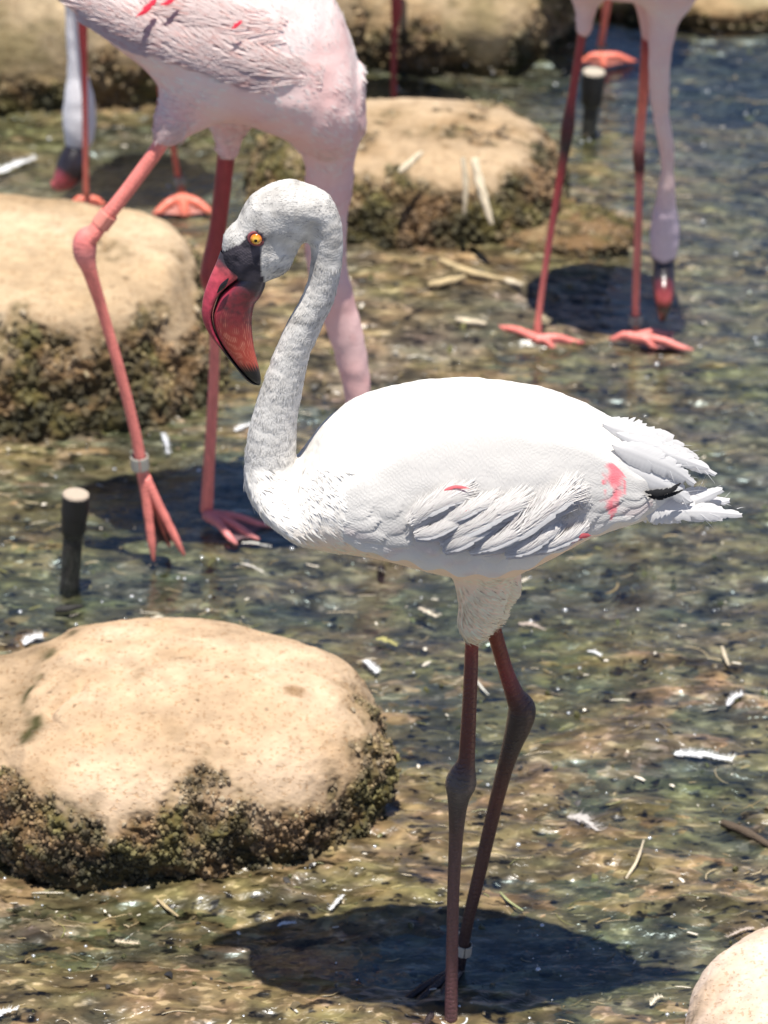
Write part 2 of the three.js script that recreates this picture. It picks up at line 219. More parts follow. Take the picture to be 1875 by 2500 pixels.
// ------------------------------------------------------------------ boulders
const crumb = (() => { const g = new THREE.IcosahedronGeometry(1, 0), p = g.attributes.position, r = rng(5); const m = new Map(); for (let i = 0; i < p.count; i++) { const k = [p.getX(i), p.getY(i), p.getZ(i)].map((v) => v.toFixed(3)).join(); if (!m.has(k)) m.set(k, 0.5 + 0.95 * r()); const s = m.get(k); p.setXYZ(i, p.getX(i) * s, p.getY(i) * s * 0.8, p.getZ(i) * s); } g.computeVertexNormals(); return g; })();
function boulder({ label, c, rx, rz, h, seed, prof, mossy = 0.5, turn = 0, lobes = 0.08, nT = 320, nR = 130, crumbs = 0, tint = [0.52, 0.39, 0.255], ledge, square = 2.3, mossPick = 0, tilt = [0, 0], crumbSize = 0.0024, stain, crustK = 1 }) {
  prof ??= [[0, 1], [0.3, 0.992], [0.55, 0.955], [0.74, 0.87], [0.88, 0.74], [0.96, 0.55], [1.0, 0.33], [0.985, 0.12], [0.96, -0.25]];
  const ks = prof.map((_, i) => i), fr = curve(ks, prof.map((p) => p[0])), fh = curve(ks, prof.map((p) => p[1])), P = [], U = [], C = [], I = [], mask = [], cs = Math.cos(turn), sn = Math.sin(turn);
  for (let j = 0; j <= nR; j++) for (let i = 0; i <= nT; i++) {
    const t = i / nT * Math.PI * 2, k = Math.pow(j / nR, 0.86) * (prof.length - 1), ct = Math.cos(t), st = Math.sin(t), sup = Math.pow(Math.abs(ct) ** square + Math.abs(st) ** square, -1 / square), lb = 1 + lobes * (fbm(ct * 1.4 + seed, st * 1.4, seed, 3) * 2.2);
    const r = fr(k) * sup * lb; let lx = r * ct * rx, lz = r * st * rz, y = fh(k) * h;
    y += (lx * tilt[0] + lz * tilt[1]) * clamp(fh(k));
    const X = c.x + lx * cs - lz * sn, Z = c.z + lx * sn + lz * cs;
    const low = clamp(1 - y / h), wob = fbm(X * 9, y * 9 + seed, Z * 9, 4) + 0.30 * fbm(X * 55, y * 40 + seed, Z * 55, 3), m = sstep(mossy - 0.16, mossy + 0.12, low + 0.85 * wob + (Z - c.z) / rz * 0.06 * mossPick), steep = clamp(fr(k));
    const coarse = 0.085 * h * fbm(X * 7, y * 7, Z * 7 + seed, 3), crust = m * crustK * (0.35 + 0.65 * steep * steep) * (0.024 * fbm(X * 26, y * 26, Z * 26 + seed, 4, 0.62) + 0.006 * fbm(X * 130, y * 130, Z * 130, 2)), fine = (1 - m) * 0.0022 * fbm(X * 60, y * 60, Z * 60, 3);
    let d = coarse + crust + fine; if (ledge) d += ledge(X, y, Z);
    const ox = steep * (ct * cs - st * sn), oz = steep * (ct * sn + st * cs);
    const px = X + ox * d, py = y + (1 - 0.7 * steep) * d, pz = Z + oz * d;
    P.push(px, py, pz); U.push(i === nT ? 0 : 0, 0); mask.push(m);
    const a = fbm(px * 8, py * 8 + 20, pz * 8 + seed, 4), b = fbm(px * 30, py * 30, pz * 30 + 5, 3), e = fbm(px * 16 + 9, py * 16, pz * 16 + seed, 3);
    let k3 = mix3(tint, tint.map((v, q) => v * [1.22, 1.27, 1.36][q]), sstep(-0.2, 0.25, fbm(px * 5.5, py * 5.5, pz * 7 + seed, 4)));
    k3 = mix3(k3, [0.48, 0.32, 0.18], sstep(0.05, 0.42, fbm(px * 7 + 3, py * 7, pz * 9 + seed, 3)) * 0.5);
    k3 = mix3(k3, [0.22, 0.16, 0.085], sstep(mossy - 0.4, mossy + 0.05, low + 0.65 * wob) * 0.6);
    { const wq = 0.4 * fbm(px * 12, py * 12, pz * 12 + seed, 2), cr = Math.abs(noise(px * 7 + wq * 3 + seed, py * 9, pz * 7 + wq * 3)), on = sstep(0.05, 0.3, noise(px * 5 + 7, seed, pz * 5)); k3 = mix3(k3, [0.66, 0.60, 0.50], sstep(0.32, 0.5, fbm(px * 11 + 2, py * 6, pz * 11 + seed, 4)) * 0.5); k3 = mix3(k3, [0.17, 0.12, 0.075], sstep(0.5, 0.66, noise(px * 120 + seed, py * 120, pz * 120)) * sstep(-0.1, 0.25, noise(px * 14, seed, pz * 14)) * 0.75); }
    if (stain) k3 = stain(k3, px, py, pz);
    const mossC = mix3(mix3(mix3([0.20, 0.125, 0.065], [0.115, 0.10, 0.034], sstep(-0.12, 0.2, e)), [0.26, 0.185, 0.11], sstep(0.05, 0.35, b) * 0.7), [0.035, 0.034, 0.016], clamp(0.75 * sstep(-0.1, 0.28, fbm(px * 24, py * 24 + 3, pz * 24, 3)) + 0.45 * sstep(0.5, 1.0, low)));
    k3 = mix3(k3, mossC, m * 0.95).map((v) => v * (1 + 0.3 * b)); C.push(...k3);
  }
  // uv: unrolled in metres
  const W = nT + 1; for (let i = 0; i <= nT; i++) { let acc = 0; for (let j = 0; j <= nR; j++) { const q = j * W + i; if (j) acc += Math.hypot(P[q * 3] - P[(q - W) * 3], P[q * 3 + 1] - P[(q - W) * 3 + 1], P[q * 3 + 2] - P[(q - W) * 3 + 2]); const flat = sstep(0.92, 0.62, j / nR); U[q * 2] = P[q * 3] + (1 - flat) * 0; U[q * 2 + 1] = P[q * 3 + 2] - P[q * 3 + 1]; } }
  for (let j = 0; j < nR; j++) for (let i = 0; i < nT; i++) { const a = j * W + i; I.push(a, a + 1, a + W, a + 1, a + W + 1, a + W); }
  const o = thing('boulder', label, 'rock', V3(c.x, 0, c.z)), g = geom(P, I, { uv: U, col: C });
  // close the seam of normals
  const nn = g.attributes.normal; for (let j = 0; j <= nR; j++) { const a = j * W, b = a + nT, x = nn.getX(a) + nn.getX(b), y = nn.getY(a) + nn.getY(b), z = nn.getZ(a) + nn.getZ(b), l = Math.hypot(x, y, z) || 1; nn.setXYZ(a, x / l, y / l, z / l); nn.setXYZ(b, x / l, y / l, z / l); }
  part('stone', g, stoneMat, o);
  if (crumbs) {
    const im = new THREE.InstancedMesh(crumb, crumbMat, crumbs), r = rng(seed * 91 + 3), d = new THREE.Object3D(), col = new THREE.Color(); let n = 0, guard = 0;
    while (n < crumbs && guard++ < crumbs * 60) {
      const q = Math.floor(r() * (P.length / 3)); if (mask[q] < 0.45 || P[q * 3 + 1] < -0.008) continue;
      const s = crumbSize * (0.45 + 2.4 * r() ** 3), clump = fbm(P[q * 3] * 60, P[q * 3 + 1] * 60, P[q * 3 + 2] * 60, 2); if (clump < -0.08 && r() < 0.8) continue;
      d.position.set(P[q * 3] - c.x + (r() - 0.5) * 0.004, P[q * 3 + 1] + (r() - 0.5) * 0.003, P[q * 3 + 2] - c.z + (r() - 0.5) * 0.004); d.rotation.set(r() * 6, r() * 6, r() * 6); d.scale.set(s, s * (0.6 + 0.7 * r()), s); d.updateMatrix(); im.setMatrixAt(n, d.matrix);
const kk = 0.55 + 1.0 * r() ** 1.5 + (r() > 0.93 ? 0.8 : 0); col.setRGB(Math.min(0.34, C[q * 3] * kk), Math.min(0.27, C[q * 3 + 1] * kk), Math.min(0.18, C[q * 3 + 2] * kk)); im.setColorAt(n, col); n++;
    }
    im.count = n; im.name = 'moss'; im.userData.kind = 'stuff'; shade(im); o.add(im);
  }
  return o;
}
const crackAt = (x, z, len, dep) => (X, y, Z) => -dep * Math.exp(-(((X - x - 0.015 * Math.sin(Z * 60)) / 0.007) ** 2)) * Math.exp(-(((Z - z) / len) ** 2));
{
  const c = crackAt(-0.315, -0.36, 0.05, 0.011);
  boulder({ label: 'large flat-topped tan boulder with a mossy crumbly front, left of the white flamingo', c: V3(-0.252, 0, -0.405), rx: 0.252, rz: 0.178, h: 0.142, seed: 3, mossy: 0.52, nT: 620, nR: 240, crumbs: 26000, crumbSize: 0.0012, lobes: 0.07, mossPick: 1, tilt: [0.05, -0.02], tint: [0.55, 0.405, 0.275],
    ledge: (X, y, Z) => c(X, y, Z) - 0.022 * sstep(-0.31, -0.38, X + 0.10 * (Z + 0.4) + 0.03 * fbm(X * 14, 2, Z * 14, 3)),
    stain: (k, X, y, Z) => { const w = X + 0.10 * (Z + 0.4) + 0.03 * fbm(X * 14, 2, Z * 14, 3), q = fbm(X * 22, y * 22, Z * 22, 4); k = mix3(k, [0.33, 0.24, 0.15], sstep(-0.315, -0.35, w) * clamp(0.55 + 1.2 * q)); k = mix3(k, [0.075, 0.07, 0.03], Math.exp(-(((w + 0.338) / 0.008) ** 2)) * sstep(-0.05, 0.25, q + 0.25 * Math.exp(-(((Z + 0.36) / 0.06) ** 2)))); k = mix3(k, [0.30, 0.19, 0.10], sstep(0.012, 0.004, Math.hypot((X + 0.088) * 0.8, Z + 0.37)) * 0.8); const sp = noise(X * 150, 7, Z * 170); return mix3(k, [0.16, 0.12, 0.08], sstep(0.52, 0.64, sp) * 0.7 * sstep(-0.1, 0.2, noise(X * 20, 3, Z * 20))); } });
}
boulder({ label: 'tan boulder with an eroded mossy face behind the bent leg of the pink flamingo', c: V3(-0.442, 0, -1.40), rx: 0.255, rz: 0.20, h: 0.152, seed: 8, mossy: 0.40, nT: 400, nR: 170, crumbs: 9000, lobes: 0.10, mossPick: 1, crumbSize: 0.002, prof: [[0, 1], [0.45, 0.99], [0.70, 0.955], [0.81, 0.86], [0.88, 0.68], [0.93, 0.48], [0.98, 0.26], [1.03, 0.07], [1.05, -0.2]] });
boulder({ label: 'green mossy boulder with straw stuck to its face, between the two pink flamingos', c: V3(0.035, 0, -1.835), rx: 0.195, rz: 0.15, h: 0.106, seed: 14, mossy: 0.22, crustK: 0.6, prof: [[0, 1], [0.42, 0.992], [0.66, 0.965], [0.80, 0.87], [0.90, 0.7], [0.96, 0.5], [1.0, 0.28], [1.02, 0.08], [1.02, -0.25]], nT: 360, nR: 150, crumbs: 8000, lobes: 0.08, mossPick: 1, crumbSize: 0.002, tint: [0.52, 0.39, 0.26] });
boulder({ label: 'low mossy lump of rock at the right foot of the boulder with straw', c: V3(0.215, -0.0, -1.735), rx: 0.095, rz: 0.075, h: 0.024, seed: 21, mossy: -0.1, nT: 160, nR: 70, crumbs: 1500, crumbSize: 0.0018, tint: [0.36, 0.28, 0.17] });
boulder({ label: 'broad brown bank boulder in the top left corner behind the pink flamingo', c: V3(-0.46, 0, -2.44), rx: 0.46, rz: 0.30, h: 0.20, seed: 27, mossy: 0.80, crustK: 0.9, stain: (k, X, y, Z) => { const q = fbm(X * 9, y * 9, Z * 9 + 3, 4), g = fbm(X * 30, y * 30, Z * 30, 3); k = mix3(k, [0.24, 0.20, 0.10], sstep(-0.1, 0.25, q) * 0.75); k = mix3(k, [0.12, 0.105, 0.05], sstep(0.1, 0.4, g) * 0.6); return mix3(k, [0.50, 0.40, 0.26], sstep(0.2, 0.45, -g) * 0.5); }, nT: 320, nR: 130, crumbs: 5000, crumbSize: 0.0026, lobes: 0.1, tint: [0.42, 0.32, 0.20] });
boulder({ label: 'brown boulder at the top edge behind the single dark red leg', c: V3(0.02, 0, -2.54), rx: 0.26, rz: 0.25, h: 0.15, seed: 33, mossy: 0.80, crustK: 0.9, stain: (k, X, y, Z) => { const q = fbm(X * 9, y * 9, Z * 9 + 3, 4), g = fbm(X * 30, y * 30, Z * 30, 3); k = mix3(k, [0.24, 0.20, 0.10], sstep(-0.1, 0.25, q) * 0.75); k = mix3(k, [0.12, 0.105, 0.05], sstep(0.1, 0.4, g) * 0.6); return mix3(k, [0.50, 0.40, 0.26], sstep(0.2, 0.45, -g) * 0.5); }, nT: 320, nR: 120, crumbs: 4000, crumbSize: 0.0026, lobes: 0.12, tint: [0.44, 0.33, 0.20] });
boulder({ label: 'low greenish mud bar across the water in the top right corner', c: V3(0.50, 0, -2.56), rx: 0.26, rz: 0.12, h: 0.035, seed: 39, mossy: 0.5, nT: 220, nR: 70, crumbs: 800, crumbSize: 0.002, tint: [0.33, 0.27, 0.16] });
boulder({ label: 'smooth pale pinkish boulder cut off by the bottom right corner', c: V3(0.474, 0, 0.10), rx: 0.20, rz: 0.19, h: 0.115, seed: 46, mossy: 0.86, nT: 420, nR: 170, crumbs: 0, lobes: 0.06, tint: [0.66, 0.52, 0.41] });

// ------------------------------------------------------------------ feathers and straw
// a feather: a shaft with a vane either side of it whose barbs sweep towards the tip and part here and there
function blade(pts, ups, w, { seed = 1, N = 34, M = 5, sweep = 0.75, rag = 0.25, cup = 0.25, col = () => [0.8, 0.8, 0.8], shape = (t) => Math.pow(Math.sin(Math.PI * Math.pow(clamp(t * 0.97 + 0.02), 0.62)), 0.75), one = 0 } = {}) {
  const c = new THREE.CatmullRomCurve3(pts, false, 'centripetal'), u = ups.length === 1 ? null : new THREE.CatmullRomCurve3(ups), r = rng(seed), pos = [], uv = [], cl = [], idx = [], W = 2 * M + 1;
  const cut = Array.from({ length: 2 }, () => { let v = 1; return Array.from({ length: N + 1 }, () => { v = r() < 0.3 ? 1 - rag * r() * 1.6 : lerp(v, 1, 0.4); return v * (1 - rag * 0.3 * r()); }); });
  for (let i = 0; i <= N; i++) {
    const t = i / N, p = c.getPoint(t), d = c.getTangent(t), up0 = (u ? u.getPoint(t) : ups[0].clone()), up = up0.addScaledVector(d, -up0.dot(d)).normalize(), side = d.clone().cross(up).normalize();
    for (let j = -M; j <= M; j++) {
      const s = j / M, wv = w * shape(t) * (s === 0 ? 0 : cut[s < 0 ? 0 : 1][i] ** (Math.abs(s) * 2)) * (s < 0 ? 1 - one : 1), a = Math.abs(s);
      const q = p.clone().addScaledVector(side, s * wv).addScaledVector(d, a * wv * sweep).addScaledVector(up, -cup * a * a * wv + (s === 0 ? 0.03 * w : 0));
      pos.push(q.x, q.y, q.z); uv.push(t, s); cl.push(...col(t, s));
      if (i < N && j < M) { const k = i * W + j + M; idx.push(k, k + 1, k + W, k + 1, k + W + 1, k + W); }
    }
  }
  return geom(pos, idx, { uv, col: cl });
}
// loose barbs: tapering curved hairs starting at given points
function hairs(list) {
  const pos = [], uv = [], cl = [], idx = [];
  for (const { p, d, side, up, len, w, bend, c } of list) { const b = pos.length / 3, S = 4; for (let i = 0; i <= S; i++) { const t = i / S, q = p.clone().addScaledVector(d, len * t).addScaledVector(up, bend * len * t * t), ww = w * (1 - t * 0.85); for (const s of [-1, 1]) { pos.push(q.x + side.x * s * ww, q.y + side.y * s * ww, q.z + side.z * s * ww); uv.push(t, s); cl.push(...c); } if (i < S) { const k = b + i * 2; idx.push(k, k + 1, k + 2, k + 1, k + 3, k + 2); } } }
  return geom(pos, idx, { uv, col: cl });
}

// a loosened plume: a soft vane under hundreds of silky barbs that run along it, its face turned partly to the sky
function tuft(pts, norms, wd, { seed, n = 420, vane = true, white, dull, w = 0.00055, col }) {
  const R = rng(seed * 131 + 7), ups = norms.map((q) => q.clone().multiplyScalar(0.6).add(V3(0, 0.8, 0)).normalize()), cv = new THREE.CatmullRomCurve3(pts), list = [];
  for (let k = 0; k < n; k++) {
    const t = 0.9 * R(), i = Math.min(pts.length - 2, Math.floor(t * (pts.length - 1))), nn = norms[i].clone().lerp(norms[i + 1], t * (pts.length - 1) - i).normalize(), up = nn.clone().multiplyScalar(0.6).add(V3(0, 0.8, 0)).normalize(), d = cv.getTangent(t), s = R() * 2 - 1, across = d.clone().cross(nn).normalize(), hump = 1 - s * s;
    list.push({ p: cv.getPoint(t).addScaledVector(across, s * wd * 0.8).addScaledVector(nn, wd * (vane ? 0.32 * hump - 0.14 : 0.10 * hump - 0.03)), d: d.clone().addScaledVector(across, s * 0.35 + (R() - 0.5) * 0.25).addScaledVector(nn, 0.1 * R()).normalize(), side: d.clone().cross(up).normalize(), up: nn, len: wd * (0.8 + 1.1 * R()), w, bend: -0.35, c: R() < 0.18 ? dull : white });
  }
  return vane ? mergeGeometries([blade(pts, ups, wd * 0.62, { seed, rag: 0.08, cup: 0.5, col, N: 40, M: 6, sweep: 0.5, shape: (t) => Math.pow(Math.sin(Math.PI * clamp(0.12 + t * 0.82)), 0.6) }), hairs(list)]) : hairs(list);
}
// ------------------------------------------------------------------ flamingos
// thousands of small contour feathers lying along the flow of the plumage
const flake = (() => { const gp = [], gi = []; for (let i = 0; i <= 4; i++) for (const s of [-1, 0, 1]) { const t = i / 4, w = 0.5 * Math.pow(Math.sin(Math.PI * clamp(0.12 + 0.86 * t)), 0.8); gp.push(t - 0.2, 0.16 * Math.pow(t, 1.6) - 0.10 * Math.abs(s) - 0.05, s * w * 0.5); if (i < 4 && s < 1) { const k = i * 3 + s + 1; gi.push(k, k + 1, k + 3, k + 1, k + 4, k + 3); } } return geom(gp, gi); })();
function fluff(root, plum, flow, want, seed, pick) {
  const P = plum.attributes.position, Nn = plum.attributes.normal, im = new THREE.InstancedMesh(flake, fluffMat, want), r = rng(seed), m = new THREE.Matrix4(), col = new THREE.Color(), b = root.position, cc = plum.attributes.color; let n = 0, guard = 0;
  while (n < want && guard++ < 900000) {
    const i = Math.floor(r() * P.count), p = V3(P.getX(i), P.getY(i), P.getZ(i)), [x, y] = toView(p), o = pick(p, x, y, r); if (!o) continue;
    const nn = V3(Nn.getX(i), Nn.getY(i), Nn.getZ(i)), d = o.dir ?? flow[i].clone(); d.add(V3(r() - 0.5, r() - 0.5, r() - 0.5).multiplyScalar(0.3)).addScaledVector(nn, -d.dot(nn)).normalize(); const sdv = d.clone().cross(nn).normalize().multiplyScalar(-1);
    m.makeBasis(d.multiplyScalar(o.L), nn.multiplyScalar(o.h), sdv.multiplyScalar(o.w)); m.setPosition(p.x - b.x, p.y - b.y, p.z - b.z); im.setMatrixAt(n, m);
    const k = r() < o.dark ? 0.52 + 0.3 * r() : 1.0 + 0.22 * r(); col.setRGB(Math.min(0.78, cc.getX(i) * k), Math.min(0.755, cc.getY(i) * k), Math.min(0.72, cc.getZ(i) * k)); im.setColorAt(n, col); n++;
  }
  im.count = n; im.name = 'contour_feathers'; im.userData.kind = 'stuff'; shade(im); root.add(im);
}
function toLoop(pts) { return pts.map(([x, y]) => [x, y]); }
function inPoly(x, y, poly) { let c = false; for (let i = 0, j = poly.length - 1; i < poly.length; j = i++) { const [xi, yi] = poly[i], [xj, yj] = poly[j]; if ((yi > y) !== (yj > y) && x < (xj - xi) * (y - yi) / (yj - yi) + xi) c = !c; } return c; }
const toView = (p) => { const d = p.clone().sub(EYE), k = d.dot(FWD); return [(d.x / k * FOC + CX) / K, (CY - d.dot(UPV) / k * FOC) / K]; };
// trunk: sections [x, top, bottom, half width in metres] measured on the plane z
const SAG = 0.24;                                             // the flanks bulge below the middle
function trunk(secs, z) {
  const xs = [], cy = [], a = [], b = [];
  for (let [x, t, bt, w] of secs) { const P = atZ(x, t, z), Q = atZ(x, bt, z), m = (P.y - Q.y) / 2; xs.push((P.x + Q.x) / 2); cy.push((P.y + Q.y) / 2); w *= 0.88; b.push(w); a.push(Math.max(0.006, Math.sqrt(Math.max(m * m * 0.25, m * m - 0.265 * w * w)))); }
  const fc = curve(xs, cy), fa = curve(xs, a), fb = curve(xs, b), x0 = xs[0], x1 = xs[xs.length - 1];
  const f = (x, y, zz) => { const X = clamp(x, x0, x1), A = fa(X), B = Math.max(0.004, fb(X)), yn = (y - fc(X)) / A, q = Math.hypot(yn + SAG * Math.max(0, 1 - yn * yn), (zz - z) / B), d = (q - 1) * Math.min(A, B) * 0.9, e = Math.abs(x - X); return e === 0 ? d : Math.hypot(Math.max(d, 0), e); };
  return { f, fc, fa, fb, x0, x1, z };
}
// chain of [x, y, r, z] in view units; z in metres
function chainPts(list, z0) { return list.map(([x, y, r, z = z0]) => { const p = atZ(x, y, z); return { p, r: size(r, p) }; }); }
function field(parts) { return (x, y, z) => { let d = 1e3; for (const [f, k] of parts) d = smin(d, f(x, y, z), k); return d; }; }
function smoothChain(list, z0, k) {                              // one smooth tapering limb through all the points
  const c = chainPts(list, z0), cv = new THREE.CatmullRomCurve3(c.map((q) => q.p), false, 'centripetal'), rr = curve(c.map((_, i) => i), c.map((q) => q.r)), N = (c.length - 1) * 5, segs = [];
  let q = null; for (let i = 0; i <= N; i++) { const t = i / N, e = { p: cv.getPoint(t), r: rr(t * (c.length - 1)) }; if (q) segs.push(cone(q.p, e.p, q.r, e.r)); q = e; }
  return [[(x, y, z) => { let d = 1e3; for (const f of segs) d = Math.min(d, f(x, y, z)); return d; }, k]];
}
function chainCones(list, z0, k, zs = 1) { const c = chainPts(list, z0), out = []; for (let i = 0; i < c.length - 1; i++) out.push([cone(c[i].p, c[i + 1].p, c[i].r, c[i + 1].r, zs), k]); return out; }
function boundsOf(pts) { const b = new THREE.Box3(); for (const { p, r } of pts) { b.expandByPoint(p.clone().addScalar(r * 1.6 + 0.012)); b.expandByPoint(p.clone().addScalar(-r * 1.6 - 0.012)); } return b; }
function plumageMesh(f, box, h, spine, colorOf) {
  const { pos, idx, nor } = surfaceNets(box.min, box.max, h, f), n = pos.length / 3, uv = new Float32Array(n * 2), col = new Float32Array(n * 3), flow = [];
  let acc = 0; const seg = spine.map((s, i) => { const b = spine[Math.min(i + 1, spine.length - 1)], o = { a: s.p, d: b.p.clone().sub(s.p), u: acc, r: s.r }; o.l = o.d.length() || 1e-6; acc += o.l; return o; }).slice(0, -1), q = V3();
  for (let i = 0; i < n; i++) {
    q.set(pos[i * 3], pos[i * 3 + 1], pos[i * 3 + 2]); let best = 1e9, bs = null, bt = 0;
    for (const s of seg) { const t = clamp((q.clone().sub(s.a)).dot(s.d) / (s.l * s.l)), e = q.distanceTo(s.a.clone().addScaledVector(s.d, t)) / (s.r + 0.01); if (e < best) { best = e; bs = s; bt = t; } }
    const u = bs.u + bt * bs.l, dir = bs.d.clone().normalize(), rel = q.clone().sub(bs.a), v = rel.y * dir.x - rel.x * dir.y;
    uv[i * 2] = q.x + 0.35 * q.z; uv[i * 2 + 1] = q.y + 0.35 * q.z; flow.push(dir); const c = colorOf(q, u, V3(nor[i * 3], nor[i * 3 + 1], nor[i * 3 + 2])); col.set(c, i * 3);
  }
  const g = new THREE.BufferGeometry(); g.setAttribute('position', new THREE.Float32BufferAttribute(pos, 3)); g.setAttribute('normal', new THREE.BufferAttribute(nor, 3)); g.setAttribute('uv', new THREE.BufferAttribute(uv, 2)); g.setAttribute('color', new THREE.BufferAttribute(col, 3)); g.setIndex(idx);
  return { g, flow };
}
const nonIndexedSafe = (gs) => gs.map((g) => { const c = g.index ? g : g; return c; });
// legs and feet as bare skin; feathered body; one mesh, two materials
function bodyMesh(root, plum, bare) {
  const skinG = mergeGeometries(nonIndexedSafe(bare)), g = mergeGeometries([plum, skinG], true), b = baseOf(root);
  g.translate(-b.x, -b.y, -b.z); const m = shade(new THREE.Mesh(g, [plumage, skin])); m.name = 'body'; root.add(m); return m;
}
function leg(list, z0, cols, n = 16) {
  const c = chainPts(list, z0); return tube(c.map((q) => q.p), c.map((q) => q.r * 0.88), cols, { n, steps: 10 });
}
// foot: heel point, toe ends, colours; toes with knuckles plus webs with thickness
function foot(heel, toes, r, ctoe, cweb, dropWeb = 0.0) {
  const out = [], lines = toes.map((e) => { const m = heel.clone().lerp(e, 0.45).add(V3(0, e.y < heel.y - 0.03 ? 0 : 0.004, 0)); const pts = [heel.clone(), m, heel.clone().lerp(e, 0.78), e]; out.push(tube(pts, [r * 1.0, r * 0.72, r * 0.6, r * 0.22], [ctoe, ctoe, ctoe, ctoe.map((v) => v * 0.6)], { n: 10, steps: 7, bumps: (l) => 0.06 * Math.sin(l * 900) })); return new THREE.CatmullRomCurve3(pts, false, 'centripetal'); });
  for (let k = 0; k < lines.length - 1; k++) {
    const A = lines[k], B = lines[k + 1], pos = [], uv = [], col = [], idx = [], S = 12, T = 8, nrm = toes[k].clone().sub(heel).cross(toes[k + 1].clone().sub(heel)).normalize();
    for (const f of [1, -1]) { const b = pos.length / 3; for (let i = 0; i <= S; i++) for (let j = 0; j <= T; j++) { const s = i / S, t = j / T, e = s * (0.96 - 0.22 * Math.sin(Math.PI * t)), p = A.getPoint(e).lerp(B.getPoint(e), t).addScaledVector(nrm, f * 0.0007).add(V3(0, -0.25 * r * Math.sin(Math.PI * t), 0)), w = 0.85 + 0.3 * noise(s * 9, t * 14, k); pos.push(p.x, p.y, p.z); uv.push(s * 0.05, t * 0.05); col.push(cweb[0] * w, cweb[1] * w, cweb[2] * w); if (i < S && j < T) { const q = b + i * (T + 1) + j; f > 0 ? idx.push(q, q + 1, q + T + 1, q + 1, q + T + 2, q + T + 1) : idx.push(q, q + T + 1, q + 1, q + 1, q + T + 1, q + T + 2); } } }
    out.push(geom(pos, idx, { uv, col }));
  }
  return out;
}
function ring(a, b, r, mat, root, name = 'leg_band') {          // open plastic band round a leg from a to b
  const d = b.clone().sub(a), L = d.length(), s = new THREE.Shape(); const prof = [[r, 0], [r * 1.16, 0], [r * 1.18, L * 0.06], [r * 1.18, L * 0.94], [r * 1.16, L], [r, L], [r, 0]].map(([x, y]) => new THREE.Vector2(x, y));
  const g = new THREE.LatheGeometry(prof, 28, 0.12, Math.PI * 2 - 0.12); g.applyQuaternion(new THREE.Quaternion().setFromUnitVectors(V3(0, 1, 0), d.clone().normalize())); g.translate(a.x, a.y, a.z);
  return part(name, g, mat, root);
}
const bandGrey = phys({ color: new THREE.Color(0.42, 0.40, 0.34), roughness: 0.5, side: THREE.DoubleSide }), bandTan = phys({ color: new THREE.Color(0.74, 0.27, 0.21), roughness: 0.5, side: THREE.DoubleSide }), bandWhite = phys({ color: new THREE.Color(0.75, 0.77, 0.76), roughness: 0.4, side: THREE.DoubleSide });
const PINK = [0.82, 0.24, 0.20], CORAL = [0.80, 0.20, 0.13], DARKRED = [0.30, 0.035, 0.04], MAHOG = [0.115, 0.026, 0.018], SOOT = [0.035, 0.024, 0.024];
// a feeding head hanging upside down: dark face, red bill with a black tip; built about a chain of points
function hangingBill(root, pts, radii, zs, cols = [[0.02, 0.016, 0.02], [0.02, 0.016, 0.02], [0.12, 0.022, 0.028], [0.38, 0.065, 0.06], [0.02, 0.015, 0.016], [0.015, 0.012, 0.013]]) {
  part('bill', tube(pts, radii, cols, { n: 18, steps: 8, flatten: zs, flatDir: V3(1, 0, 0) }), hornMat, root);
}

